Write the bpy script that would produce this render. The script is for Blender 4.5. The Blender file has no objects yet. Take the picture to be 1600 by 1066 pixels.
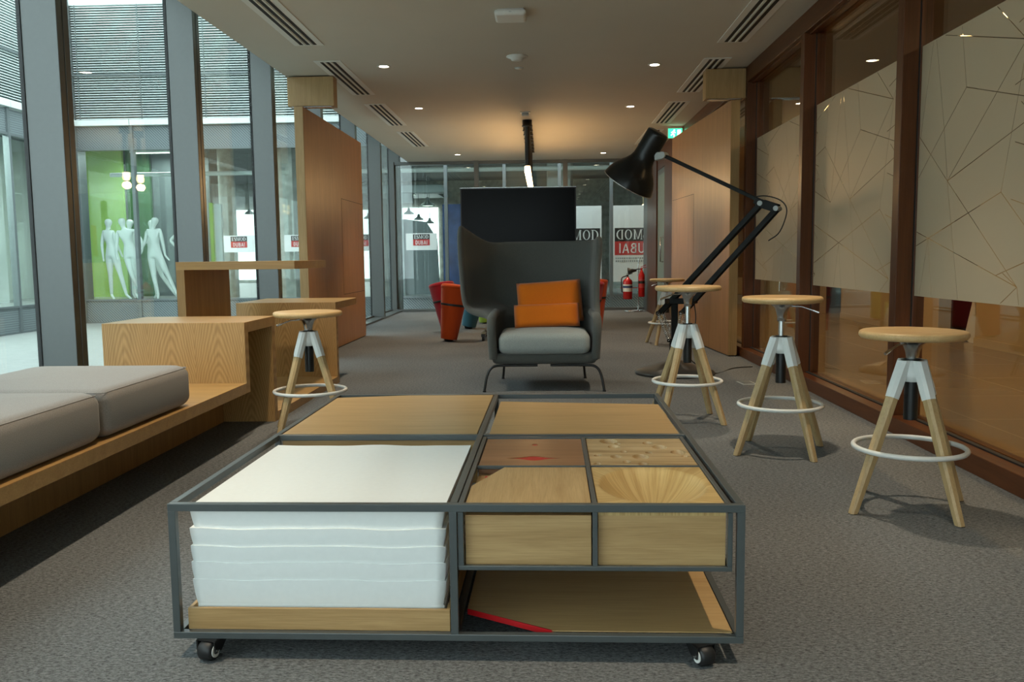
import bpy, bmesh, math, random
from mathutils import Vector, Matrix, geometry as mgeo
random.seed(7)
S = bpy.context.scene
C = S.collection
PI = math.pi

# ------------------------------------------------------------------ camera, world, exposure
cd = bpy.data.cameras.new('camera'); cam = bpy.data.objects.new('camera', cd); C.objects.link(cam)
cd.sensor_width = 36.0; cd.lens = 1333.0 / 1600 * 36; cd.clip_start = 0.05; cd.clip_end = 200
def cam_matrix(pitch, yaw, roll, h):
    B = Matrix(((1, 0, 0), (0, 0, -1), (0, 1, 0)))
    P = Matrix(((1, 0, 0), (0, math.cos(pitch), -math.sin(pitch)), (0, math.sin(pitch), math.cos(pitch))))
    Yw = Matrix(((math.cos(yaw), math.sin(yaw), 0), (-math.sin(yaw), math.cos(yaw), 0), (0, 0, 1)))
    Rr = Matrix(((math.cos(roll), -math.sin(roll), 0), (math.sin(roll), math.cos(roll), 0), (0, 0, 1)))
    M = Rr @ P @ B @ Yw
    m = Matrix((M[0], -M[1], -M[2])).transposed().to_4x4()
    m.translation = (0, 0, h)
    return m
cam.matrix_world = cam_matrix(math.radians(5.61), math.radians(2.146), math.radians(-0.656), 1.05)
S.camera = cam

W = bpy.data.worlds.new('overcast_sky'); S.world = W; W.use_nodes = True
bg = W.node_tree.nodes['Background']
bg.inputs[0].default_value = (0.85, 0.975, 1.03, 1); bg.inputs[1].default_value = 3.7
S.view_settings.view_transform = 'Standard'; S.view_settings.look = 'None'
S.view_settings.exposure = 0.24; S.view_settings.gamma = 1.0
S.view_settings.use_curve_mapping = False
S.cycles.transparent_max_bounces = 32
S.cycles.max_bounces = 8; S.cycles.diffuse_bounces = 4; S.cycles.glossy_bounces = 4
S.cycles.sample_clamp_indirect = 6.0
S.cycles.caustics_reflective = False; S.cycles.caustics_refractive = False

DOWN_W = 35.0       # watts of one ceiling downlight
PEND_W = 6.5        # watts of one tube pendant

# ------------------------------------------------------------------ materials
MATS = {}
def nt(name):
    m = bpy.data.materials.new(name); m.use_nodes = True
    t = m.node_tree; b = t.nodes['Principled BSDF']
    MATS[name] = m
    return m, t, b
def N(t, kind, **kw):
    n = t.nodes.new(kind)
    for k, v in kw.items():
        if k in ('inp',):
            for i, x in v.items(): n.inputs[i].default_value = x
        else: setattr(n, k, v)
    return n
def link(t, a, ao, b, bi): t.links.new(a.outputs[ao], b.inputs[bi])
def c4(c): return (c[0], c[1], c[2], 1)
def plain(name, col, rough=0.5, metal=0.0, spec=0.5, emit=None, es=0.0, var=0.06, scale=30.0, coat=0.0, sheen=0.0, bump=0.0):
    """one colour with slight procedural unevenness"""
    m, t, b = nt(name)
    tc = N(t, 'ShaderNodeTexCoord'); n = N(t, 'ShaderNodeTexNoise', inp={'Scale': scale, 'Detail': 4.0})
    link(t, tc, 'Object', n, 'Vector')
    r = N(t, 'ShaderNodeValToRGB')
    r.color_ramp.elements[0].position = 0.3; r.color_ramp.elements[1].position = 0.7
    r.color_ramp.elements[0].color = c4([x * (1 - var) for x in col]); r.color_ramp.elements[1].color = c4([min(1, x * (1 + var)) for x in col])
    link(t, n, 'Fac', r, 'Fac'); link(t, r, 'Color', b, 'Base Color')
    b.inputs['Roughness'].default_value = rough; b.inputs['Metallic'].default_value = metal
    b.inputs['Specular IOR Level'].default_value = spec
    b.inputs['Coat Weight'].default_value = coat
    if sheen: b.inputs['Sheen Weight'].default_value = sheen
    if emit:
        b.inputs['Emission Color'].default_value = c4(emit); b.inputs['Emission Strength'].default_value = es
    if bump:
        bp = N(t, 'ShaderNodeBump', inp={'Strength': bump, 'Distance': 0.002}); link(t, n, 'Fac', bp, 'Height'); link(t, bp, 'Normal', b, 'Normal')
    return m
def oak(name, dark, light, axis=1, rough=0.42, scale=1.0, spec=0.4, cathedral=False, coat=0.0, contrast=1.0):
    """straight-grained oak: grain runs along local axis 0/1/2"""
    m, t, b = nt(name)
    tc = N(t, 'ShaderNodeTexCoord'); mp = N(t, 'ShaderNodeMapping'); mp2 = N(t, 'ShaderNodeMapping')
    s = [14 * scale] * 3; s[axis] = 0.9 * scale; mp.inputs['Scale'].default_value = s
    s = [170 * scale] * 3; s[axis] = 5 * scale; mp2.inputs['Scale'].default_value = s
    link(t, tc, 'Object', mp, 'Vector'); link(t, tc, 'Object', mp2, 'Vector')
    n1 = N(t, 'ShaderNodeTexNoise', inp={'Scale': 1.0, 'Detail': 5.0, 'Roughness': 0.6, 'Distortion': 0.8})
    n2 = N(t, 'ShaderNodeTexNoise', inp={'Scale': 1.0, 'Detail': 3.0, 'Roughness': 0.6})
    link(t, mp, 'Vector', n1, 'Vector'); link(t, mp2, 'Vector', n2, 'Vector')
    src = (n1, 'Fac')
    if cathedral:
        sx = N(t, 'ShaderNodeSeparateXYZ'); link(t, tc, 'Object', sx, 'Vector')
        nz = N(t, 'ShaderNodeTexNoise', inp={'Scale': 3.0, 'Detail': 2.0}); link(t, tc, 'Object', nz, 'Vector')
        def M_(op, a, bb):
            k = N(t, 'ShaderNodeMath', operation=op)
            for i, v in enumerate((a, bb)):
                if isinstance(v, tuple): link(t, v[0], v[1], k, i)
                elif v is not None: k.inputs[i].default_value = v
            return (k, 0)
        px = M_('PINGPONG', M_('ADD', (sx, 'X'), 10.03), 0.14)
        px = M_('SUBTRACT', px, 0.0)
        x2 = M_('MULTIPLY', M_('POWER', px, 1.45), 10.0)
        g = M_('ADD', M_('ADD', (sx, 'Z'), x2), M_('MULTIPLY', (nz, 'Fac'), 0.22))
        w = M_('SINE', M_('MULTIPLY', g, 85.0), None)
        w = M_('MULTIPLY', M_('ADD', w, 1.0), 0.27)
        src = M_('ADD', w, M_('MULTIPLY', (n1, 'Fac'), 0.45))
    r = N(t, 'ShaderNodeValToRGB'); e = r.color_ramp.elements
    e[0].position = 0.5 - 0.28 / contrast; e[1].position = 0.5 + 0.24 / contrast; e[0].color = c4(dark); e[1].color = c4(light)
    link(t, src[0], src[1], r, 'Fac')
    r2 = N(t, 'ShaderNodeValToRGB'); e = r2.color_ramp.elements
    e[0].position = 0.32; e[1].position = 0.6; e[0].color = (0.72, 0.68, 0.62, 1); e[1].color = (1, 1, 1, 1)
    link(t, n2, 'Fac', r2, 'Fac')
    mx = N(t, 'ShaderNodeMix', data_type='RGBA', blend_type='MULTIPLY'); mx.inputs['Factor'].default_value = 0.55
    link(t, r, 'Color', mx, 'A'); link(t, r2, 'Color', mx, 'B')
    link(t, mx, 'Result', b, 'Base Color')
    b.inputs['Roughness'].default_value = rough; b.inputs['Specular IOR Level'].default_value = spec; b.inputs['Coat Weight'].default_value = coat
    bp = N(t, 'ShaderNodeBump', inp={'Strength': 0.15, 'Distance': 0.001}); link(t, n2, 'Fac', bp, 'Height'); link(t, bp, 'Normal', b, 'Normal')
    return m
def glass(name, tint, ior=1.5, rough=0.0):
    m = bpy.data.materials.new(name); m.use_nodes = True; MATS[name] = m
    t = m.node_tree; t.nodes.clear()
    o = N(t, 'ShaderNodeOutputMaterial'); mx = N(t, 'ShaderNodeMixShader'); fr = N(t, 'ShaderNodeFresnel')
    ge = N(t, 'ShaderNodeNewGeometry'); mr = N(t, 'ShaderNodeMapRange'); mr.inputs['To Min'].default_value = ior; mr.inputs['To Max'].default_value = 1 / ior
    link(t, ge, 'Backfacing', mr, 'Value'); link(t, mr, 'Result', fr, 'IOR')
    tr = N(t, 'ShaderNodeBsdfTransparent'); gl = N(t, 'ShaderNodeBsdfGlossy'); gl.inputs['Roughness'].default_value = rough
    tr.inputs['Color'].default_value = c4(tint); gl.inputs['Color'].default_value = (0.95, 1, 0.98, 1)
    link(t, fr, 0, mx, 0); link(t, tr, 0, mx, 1); link(t, gl, 0, mx, 2); link(t, mx, 0, o, 0)
    return m
def carpet(name):
    m, t, b = nt(name)
    tc = N(t, 'ShaderNodeTexCoord'); mp = N(t, 'ShaderNodeMapping'); mp.inputs['Scale'].default_value = (0.6, 1.5, 1)
    link(t, tc, 'Object', mp, 'Vector')
    n1 = N(t, 'ShaderNodeTexNoise', inp={'Scale': 230.0, 'Detail': 3.0, 'Roughness': 0.7})
    n2 = N(t, 'ShaderNodeTexNoise', inp={'Scale': 1.4, 'Detail': 2.0})
    n3 = N(t, 'ShaderNodeTexNoise', inp={'Scale': 95.0, 'Detail': 3.0, 'Roughness': 0.65})
    link(t, mp, 'Vector', n1, 'Vector'); link(t, tc, 'Object', n2, 'Vector'); link(t, mp, 'Vector', n3, 'Vector')
    ad = N(t, 'ShaderNodeMath', operation='ADD'); link(t, n1, 'Fac', ad, 0); link(t, n3, 'Fac', ad, 1)
    hv = N(t, 'ShaderNodeMath', operation='MULTIPLY'); hv.inputs[1].default_value = 0.5; link(t, ad, 0, hv, 0)
    r = N(t, 'ShaderNodeValToRGB'); e = r.color_ramp.elements
    e[0].position = 0.36; e[0].color = (0.035, 0.038, 0.039, 1); e[1].position = 0.66; e[1].color = (0.295, 0.309, 0.314, 1)
    link(t, hv, 0, r, 'Fac')
    r2 = N(t, 'ShaderNodeValToRGB'); e = r2.color_ramp.elements
    e[0].position = 0.3; e[0].color = (0.88, 0.88, 0.88, 1); e[1].position = 0.7; e[1].color = (1, 1, 1, 1)
    link(t, n2, 'Fac', r2, 'Fac')
    mx = N(t, 'ShaderNodeMix', data_type='RGBA', blend_type='MULTIPLY'); mx.inputs['Factor'].default_value = 1
    link(t, r, 'Color', mx, 'A'); link(t, r2, 'Color', mx, 'B'); link(t, mx, 'Result', b, 'Base Color')
    b.inputs['Roughness'].default_value = 0.95; b.inputs['Specular IOR Level'].default_value = 0.1
    bp = N(t, 'ShaderNodeBump', inp={'Strength': 0.6, 'Distance': 0.004}); link(t, hv, 0, bp, 'Height'); link(t, bp, 'Normal', b, 'Normal')
    return m
def fabric(name, col, scale=420.0, var=0.3, sheen=0.2):
    m, t, b = nt(name)
    tc = N(t, 'ShaderNodeTexCoord'); n = N(t, 'ShaderNodeTexNoise', inp={'Scale': scale, 'Detail': 2.0, 'Roughness': 0.7})
    link(t, tc, 'Object', n, 'Vector')
    r = N(t, 'ShaderNodeValToRGB'); e = r.color_ramp.elements
    e[0].position = 0.3; e[1].position = 0.7
    e[0].color = c4([x * (1 - var) for x in col]); e[1].color = c4([min(1, x * (1 + var)) for x in col])
    link(t, n, 'Fac', r, 'Fac'); link(t, r, 'Color', b, 'Base Color')
    b.inputs['Roughness'].default_value = 0.9; b.inputs['Specular IOR Level'].default_value = 0.15
    b.inputs['Sheen Weight'].default_value = sheen
    bp = N(t, 'ShaderNodeBump', inp={'Strength': 0.25, 'Distance': 0.001}); link(t, n, 'Fac', bp, 'Height'); link(t, bp, 'Normal', b, 'Normal')
    return m
def perforated(name, col, hole, pitch=0.03):
    m, t, b = nt(name)
    tc = N(t, 'ShaderNodeTexCoord'); v = N(t, 'ShaderNodeTexVoronoi', inp={'Scale': 1.0 / pitch, 'Randomness': 0.0}); v.voronoi_dimensions = '3D'
    mp = N(t, 'ShaderNodeMapping'); mp.inputs['Rotation'].default_value = (0, PI / 4, PI / 4)
    link(t, tc, 'Object', mp, 'Vector'); link(t, mp, 'Vector', v, 'Vector')
    r = N(t, 'ShaderNodeValToRGB'); e = r.color_ramp.elements
    e[0].position = 0.36; e[0].color = c4(hole); e[1].position = 0.44; e[1].color = c4(col)
    link(t, v, 'Distance', r, 'Fac'); link(t, r, 'Color', b, 'Base Color'); b.inputs['Roughness'].default_value = 0.5
    return m
def film_mat(name, col):
    m, t, b = nt(name)
    b.inputs['Base Color'].default_value = c4(col); b.inputs['Roughness'].default_value = 0.42; b.inputs['Specular IOR Level'].default_value = 0.4
    tl = N(t, 'ShaderNodeBsdfTranslucent'); tl.inputs['Color'].default_value = c4(col)
    n = N(t, 'ShaderNodeTexNoise', inp={'Scale': 300.0, 'Detail': 2.0}); tc = N(t, 'ShaderNodeTexCoord'); link(t, tc, 'Object', n, 'Vector')
    bp = N(t, 'ShaderNodeBump', inp={'Strength': 0.1, 'Distance': 0.001}); link(t, n, 'Fac', bp, 'Height'); link(t, bp, 'Normal', b, 'Normal')
    mx = N(t, 'ShaderNodeMixShader'); mx.inputs[0].default_value = 0.35
    o = t.nodes['Material Output']; link(t, b, 0, mx, 1); link(t, tl, 0, mx, 2); link(t, mx, 0, o, 0)
    return m
def tilefloor(name, c1, grout, size):
    m, t, b = nt(name)
    tc = N(t, 'ShaderNodeTexCoord'); br = N(t, 'ShaderNodeTexBrick', offset=0.0)
    br.inputs['Color1'].default_value = c4(c1); br.inputs['Color2'].default_value = c4([x * 0.9 for x in c1]); br.inputs['Mortar'].default_value = c4(grout)
    br.inputs['Scale'].default_value = 1.0; br.inputs['Mortar Size'].default_value = 0.004
    br.inputs['Brick Width'].default_value = size; br.inputs['Row Height'].default_value = size
    link(t, tc, 'Object', br, 'Vector'); link(t, br, 'Color', b, 'Base Color'); b.inputs['Roughness'].default_value = 0.22
    return m
def radial_oak(name, dark, light, cx, cy):
    m, t, b = nt(name)
    tc = N(t, 'ShaderNodeTexCoord'); mp = N(t, 'ShaderNodeMapping'); mp.inputs['Location'].default_value = (-cx, -cy, 0)
    link(t, tc, 'Object', mp, 'Vector'); g = N(t, 'ShaderNodeTexGradient', gradient_type='RADIAL'); link(t, mp, 'Vector', g, 'Vector')
    ln = N(t, 'ShaderNodeVectorMath', operation='LENGTH'); link(t, mp, 'Vector', ln, 0)
    cb = N(t, 'ShaderNodeCombineXYZ'); mul = N(t, 'ShaderNodeMath', operation='MULTIPLY'); mul.inputs[1].default_value = 42.0
    link(t, g, 'Fac', mul, 0); link(t, mul, 0, cb, 'X'); link(t, ln, 'Value', cb, 'Y')
    n = N(t, 'ShaderNodeTexNoise', inp={'Scale': 3.0, 'Detail': 4.0, 'Roughness': 0.7}); link(t, cb, 0, n, 'Vector')
    r = N(t, 'ShaderNodeValToRGB'); e = r.color_ramp.elements
    e[0].position = 0.35; e[0].color = c4(dark); e[1].position = 0.6; e[1].color = c4(light)
    link(t, n, 'Fac', r, 'Fac'); link(t, r, 'Color', b, 'Base Color'); b.inputs['Roughness'].default_value = 0.4
    return m
def two_tone(name, a, bcol, axis=0, lo=0.3, hi=0.7, scale=1.0, off=0.0, rough=0.6):
    """colour change along one axis, painting light falloff into a wall"""
    m, t, b = nt(name)
    tc = N(t, 'ShaderNodeTexCoord'); sx = N(t, 'ShaderNodeSeparateXYZ'); link(t, tc, 'Object', sx, 0)
    ma = N(t, 'ShaderNodeMath', operation='MULTIPLY_ADD'); ma.inputs[1].default_value = scale; ma.inputs[2].default_value = off
    link(t, sx, axis, ma, 0)
    r = N(t, 'ShaderNodeValToRGB'); e = r.color_ramp.elements
    e[0].position = lo; e[1].position = hi; e[0].color = c4(a); e[1].color = c4(bcol)
    link(t, ma, 0, r, 'Fac'); link(t, r, 'Color', b, 'Base Color'); b.inputs['Roughness'].default_value = rough
    return m

M = MATS
carpet('carpet')
plain('ceiling_paint', (0.62, 0.58, 0.50), 0.9, var=0.015, scale=2)
plain('white_paint', (0.78, 0.78, 0.74), 0.6, var=0.02)
plain('slot_black', (0.008, 0.008, 0.008), 0.7)
plain('mullion_metal', (0.122, 0.131, 0.13), 0.36, metal=0.5, var=0.02)
plain('rubber_black', (0.012, 0.013, 0.014), 0.5)
glass('facade_glass', (0.945, 0.98, 0.965))
glass('partition_glass', (0.93, 0.90, 0.83))
glass('far_glass', (0.94, 0.97, 0.96))
oak('frame_wood', (0.05, 0.0155, 0.005), (0.135, 0.045, 0.015), 2, rough=0.38, spec=0.28, contrast=0.8)
oak('frame_wood_y', (0.05, 0.0155, 0.005), (0.135, 0.045, 0.015), 1, rough=0.38, spec=0.28, contrast=0.8)
oak('door_oak', (0.29, 0.128, 0.040), (0.42, 0.20, 0.070), 2, rough=0.4, scale=1.3)
oak('door_edge_oak', (0.33, 0.20, 0.08), (0.47, 0.31, 0.14), 2, rough=0.45, scale=1.2)
oak('bench_oak_z', (0.33, 0.18, 0.06), (0.47, 0.27, 0.10), 2, rough=0.42, scale=1.2)
oak('bench_oak_y', (0.40, 0.225, 0.075), (0.54, 0.32, 0.12), 0, rough=0.36, scale=1.2)
oak('bench_oak_riser', (0.36, 0.20, 0.065), (0.54, 0.325, 0.125), 2, rough=0.4, cathedral=True, contrast=0.62)
oak('table_oak', (0.45, 0.275, 0.11), (0.57, 0.375, 0.17), 0, rough=0.38, scale=1.0)
oak('table_oak_front', (0.40, 0.24, 0.095), (0.56, 0.365, 0.165), 0, rough=0.42, scale=1.6, contrast=1.3)
oak('table_walnut', (0.24, 0.115, 0.055), (0.38, 0.20, 0.105), 0, rough=0.3, scale=1.3, contrast=1.3)
oak('table_zebra', (0.33, 0.21, 0.09), (0.60, 0.44, 0.24), 0, rough=0.42, scale=2.2, contrast=1.5)
oak('table_figured', (0.40, 0.26, 0.115), (0.55, 0.385, 0.19), 1, rough=0.4, scale=2.2, contrast=1.2)
oak('stool_oak', (0.42, 0.29, 0.135), (0.55, 0.40, 0.21), 2, rough=0.45, scale=1.6)
oak('stool_seat_oak', (0.53, 0.345, 0.15), (0.66, 0.455, 0.225), 0, rough=0.4, scale=1.3)
plain('stool_white', (0.72, 0.74, 0.72), 0.45, var=0.02)
plain('steel', (0.55, 0.56, 0.56), 0.25, metal=1.0, var=0.03)
plain('chrome', (0.75, 0.76, 0.76), 0.12, metal=1.0, var=0.02)
plain('black_plastic', (0.012, 0.012, 0.012), 0.35)
plain('black_gloss', (0.008, 0.008, 0.008), 0.12, coat=0.5)
plain('frame_teal', (0.075, 0.086, 0.087), 0.3, var=0.04, spec=0.6)
plain('paper', (0.86, 0.88, 0.86), 0.75, var=0.012, scale=60)
plain('red_paint', (0.50, 0.006, 0.010), 0.4, var=0.05)
fabric('chair_fabric', (0.085, 0.088, 0.080))
fabric('chair_seat_fabric', (0.31, 0.34, 0.325), var=0.4)
fabric('orange_felt', (0.70, 0.165, 0.010), var=0.15)
fabric('bench_fabric', (0.29, 0.275, 0.26), var=0.18, scale=300)
fabric('pouf_red', (0.30, 0.010, 0.020), var=0.15)
fabric('pouf_orange', (0.50, 0.060, 0.008), var=0.15)
fabric('pouf_blue', (0.050, 0.165, 0.230), var=0.15)
fabric('pouf_green', (0.30, 0.42, 0.05), var=0.15)
plain('extinguisher_red', (0.50, 0.012, 0.012), 0.25, coat=0.4)
plain('screen_black', (0.006, 0.006, 0.007), 0.2, spec=0.06)
plain('lamp_black', (0.009, 0.010, 0.010), 0.3, spec=0.35)
plain('arm_black', (0.009, 0.010, 0.010), 0.5, spec=0.18)
plain('lamp_base', (0.085, 0.09, 0.09), 0.35, metal=0.6)
plain('lamp_grey', (0.45, 0.48, 0.47), 0.4)
plain('shade_inner', (0.75, 0.76, 0.74), 0.5)
plain('downlight_glow', (1, 0.9, 0.75), 0.5, emit=(1, 0.86, 0.66), es=14)
plain('pendant_glow', (1, 0.8, 0.5), 0.5, emit=(1, 0.66, 0.30), es=16)
plain('corridor_glow', (1, 0.8, 0.5), 0.5, emit=(1, 0.66, 0.30), es=10)
film_mat('frost_film', (0.62, 0.525, 0.375))
tilefloor('corridor_tiles', (0.30, 0.215, 0.12), (0.42, 0.33, 0.2), 0.9)
plain('corridor_dark', (0.085, 0.06, 0.04), 0.6)
plain('corridor_paint', (0.60, 0.45, 0.24), 0.7, var=0.03, scale=3)
plain('corridor_red', (0.03, 0.008, 0.008), 0.5)
plain('pale_stone', (0.26, 0.275, 0.265), 0.8, var=0.05, scale=6)
plain('facade_white', (0.74, 0.80, 0.78), 0.6, var=0.02)
plain('louvre', (0.80, 0.88, 0.86), 0.5, var=0.03)
plain('louvre_back', (0.20, 0.25, 0.25), 0.6, var=0.1)
plain('facade_metal', (0.16, 0.185, 0.19), 0.45, metal=0.3)
perforated('perforated_metal', (0.21, 0.25, 0.26), (0.05, 0.06, 0.065))
plain('dark_ceiling', (0.075, 0.085, 0.085), 0.8, var=0.3, scale=3)
plain('shop_floor', (0.42, 0.43, 0.42), 0.25, var=0.05)
plain('concrete', (0.40, 0.41, 0.37), 0.85, var=0.25, scale=6)
two_tone('green_wall', (0.30, 0.56, 0.085), (0.07, 0.17, 0.10), 0, 0.15, 0.95, 0.55, 5.75)  # lime-to-dark ramp paints light falloff into the green; not assigned
plain('mannequin_white', (0.74, 0.80, 0.77), 0.4, var=0.015)
plain('bright_window', (0.9, 1, 0.98), 0.5, emit=(0.86, 1.0, 0.98), es=2.2)
plain('sign_white', (0.80, 0.85, 0.83), 0.5, var=0.01)
plain('sign_black', (0.018, 0.020, 0.020), 0.5)
plain('sign_red', (0.52, 0.045, 0.04), 0.5)
plain('duct_grey', (0.33, 0.38, 0.38), 0.5, metal=0.3)
plain('blue_cloth', (0.045, 0.085, 0.22), 0.8, var=0.3, scale=4)
plain('exit_green', (0.02, 0.45, 0.2), 0.5, emit=(0.05, 0.9, 0.4), es=1.6)
plain('exit_white', (0.9, 1, 0.9), 0.5, emit=(0.85, 1, 0.85), es=3.0)
plain('teal_panel', (0.24, 0.33, 0.33), 0.6)
plain('lime_panel', (0.27, 0.45, 0.09), 0.6)
plain('art_red', (0.45, 0.06, 0.04), 0.6, var=0.4, scale=5)
# ------------------------------------------------------------------ mesh helpers
class MB:
    def __init__(s): s.v = []; s.f = []; s.sm = []
    def add(s, vs, fs, smooth=False):
        o = len(s.v); s.v += [tuple(v) for v in vs]; s.f += [tuple(i + o for i in f) for f in fs]; s.sm += [smooth] * len(fs); return s
    def box(s, x0, x1, y0, y1, z0, z1):
        v = [(x0, y0, z0), (x1, y0, z0), (x1, y1, z0), (x0, y1, z0), (x0, y0, z1), (x1, y0, z1), (x1, y1, z1), (x0, y1, z1)]
        return s.add(v, [(0, 3, 2, 1), (4, 5, 6, 7), (0, 1, 5, 4), (1, 2, 6, 5), (2, 3, 7, 6), (3, 0, 4, 7)])
    def bar(s, p0, p1, w0, d0, w1=None, d1=None, up=(0, 0, 1)):
        """rectangular bar from p0 to p1, section w x d, tapering"""
        p0 = Vector(p0); p1 = Vector(p1); ax = (p1 - p0).normalized(); u = Vector(up)
        if abs(ax.dot(u)) > 0.98: u = Vector((0, 1, 0))
        sx = ax.cross(u).normalized(); sy = sx.cross(ax).normalized()
        w1 = w0 if w1 is None else w1; d1 = d0 if d1 is None else d1
        v = []
        for p, w, d in ((p0, w0, d0), (p1, w1, d1)):
            for a, b in ((-1, -1), (1, -1), (1, 1), (-1, 1)): v.append(p + sx * a * w / 2 + sy * b * d / 2)
        return s.add(v, [(3, 2, 1, 0), (4, 5, 6, 7), (0, 1, 5, 4), (1, 2, 6, 5), (2, 3, 7, 6), (3, 0, 4, 7)])
    def cyl(s, p0, p1, r0, r1=None, n=20, caps=True, smooth=True):
        r1 = r0 if r1 is None else r1
        p0 = Vector(p0); p1 = Vector(p1); ax = (p1 - p0).normalized()
        u = Vector((0, 0, 1)) if abs(ax.z) < 0.95 else Vector((1, 0, 0))
        a = ax.cross(u).normalized(); b = ax.cross(a).normalized(); v = []
        for p, r in ((p0, r0), (p1, r1)):
            for k in range(n):
                t = 2 * PI * k / n; v.append(p + (a * math.cos(t) + b * math.sin(t)) * r)
        s.add(v, [(k, k + n, (k + 1) % n + n, (k + 1) % n) for k in range(n)], smooth)
        if caps: s.add(v, [tuple(range(n)), tuple(range(2 * n - 1, n - 1, -1))])
        return s
    def lathe(s, prof, c=(0, 0, 0), axis=(0, 0, 1), n=40):
        ax = Vector(axis).normalized(); u = Vector((1, 0, 0)) if abs(ax.x) < 0.9 else Vector((0, 1, 0))
        a = (u - ax * u.dot(ax)).normalized(); b = ax.cross(a); c = Vector(c); v = []; m = len(prof)
        for r, h in prof:
            for k in range(n):
                t = 2 * PI * k / n; v.append(c + ax * h + (a * math.cos(t) + b * math.sin(t)) * max(r, 1e-5))
        f = []
        for i in range(m - 1):
            for k in range(n):
                k2 = (k + 1) % n; f.append((i * n + k, i * n + k2, (i + 1) * n + k2, (i + 1) * n + k))
        return s.add(v, f, True)
    def tube(s, pts, r, n=10, closed=False):
        pts = [Vector(p) for p in pts]; m = len(pts); v = []; prev = None
        for i, p in enumerate(pts):
            q = pts[(i + 1) % m] if (closed or i < m - 1) else p; o = pts[i - 1] if (closed or i > 0) else p
            d = (q - o).normalized()
            if prev is None: u = Vector((0, 0, 1)) if abs(d.z) < 0.9 else Vector((1, 0, 0)); prev = (u - d * u.dot(d)).normalized()
            else: prev = (prev - d * prev.dot(d)).normalized()
            b = d.cross(prev)
            for k in range(n):
                t = 2 * PI * k / n; v.append(p + (prev * math.cos(t) + b * math.sin(t)) * r)
        f = []
        for i in range(m if closed else m - 1):
            j = (i + 1) % m
            for k in range(n): k2 = (k + 1) % n; f.append((i * n + k, i * n + k2, j * n + k2, j * n + k))
        s.add(v, f, True)
        if not closed: s.add(v, [tuple(range(n - 1, -1, -1)), tuple(range((m - 1) * n, m * n))])
        return s
    def prism(s, poly, z0, z1):
        n = len(poly); v = [(x, y, z0) for x, y in poly] + [(x, y, z1) for x, y in poly]
        return s.add(v, [tuple(range(n - 1, -1, -1)), tuple(range(n, 2 * n))] + [(k, (k + 1) % n, (k + 1) % n + n, k + n) for k in range(n)])
    def rings(s, loops, cap=True):
        n = len(loops[0]); v = [p for l in loops for p in l]; f = []
        for i in range(len(loops) - 1):
            for k in range(n): k2 = (k + 1) % n; f.append((i * n + k, i * n + k2, (i + 1) * n + k2, (i + 1) * n + k))
        s.add(v, f, True)
        if cap: s.add(v, [tuple(range(n - 1, -1, -1)), tuple(range((len(loops) - 1) * n, len(loops) * n))])
        return s
    def mesh(s, name):
        me = bpy.data.meshes.new(name); me.from_pydata(s.v, [], s.f); me.update()
        for p, q in zip(me.polygons, s.sm): p.use_smooth = q
        return me
    def build(s, name, mat, parent=None, bevel=0.0, seg=2, sub=0, label=None, solid=0.0, weld=False):
        me = s.mesh(name)
        bm = bmesh.new(); bm.from_mesh(me)
        if weld: bmesh.ops.remove_doubles(bm, verts=bm.verts, dist=1e-5)
        bmesh.ops.recalc_face_normals(bm, faces=bm.faces); bm.to_mesh(me); bm.free()
        me.materials.append(MATS[mat] if isinstance(mat, str) else mat)
        return put(name, me, parent, bevel, seg, sub, label, solid)
def put(name, me, parent=None, bevel=0.0, seg=2, sub=0, label=None, solid=0.0):
    o = bpy.data.objects.new(name, me); C.objects.link(o); o.parent = parent
    if solid:
        md = o.modifiers.new('thickness', 'SOLIDIFY'); md.thickness = solid; md.offset = 0
    if bevel:
        md = o.modifiers.new('edges', 'BEVEL'); md.width = bevel; md.segments = seg; md.limit_method = 'ANGLE'; md.angle_limit = math.radians(35)
    if sub:
        md = o.modifiers.new('smooth', 'SUBSURF'); md.levels = sub; md.render_levels = sub
        for p in me.polygons: p.use_smooth = True
    if label: o['label'] = label
    return o
def tag(o, label=None, cat=None, group=None, kind=None):
    if label: o['label'] = label
    if cat: o['category'] = cat
    if group: o['group'] = group
    if kind: o['kind'] = kind
    return o
def thing(name, label, cat, loc=(0, 0, 0), rz=0.0, group=None):
    o = bpy.data.objects.new(name, None); C.objects.link(o); o.location = loc; o.rotation_euler = (0, 0, rz)
    o.empty_display_size = 0.1
    return tag(o, label, cat, group)
def struct(name, label=None, loc=(0, 0, 0)):
    o = bpy.data.objects.new(name, None); C.objects.link(o); o.location = loc
    return tag(o, label, None, None, 'structure')
def box(name, x0, x1, y0, y1, z0, z1, mat, parent=None, bevel=0.0, **k): return MB().box(x0, x1, y0, y1, z0, z1).build(name, mat, parent, bevel, **k)
def copy_tree(o, parent=None):
    c = o.copy(); C.objects.link(c); c.parent = parent
    for ch in o.children: copy_tree(ch, c)
    return c
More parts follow.
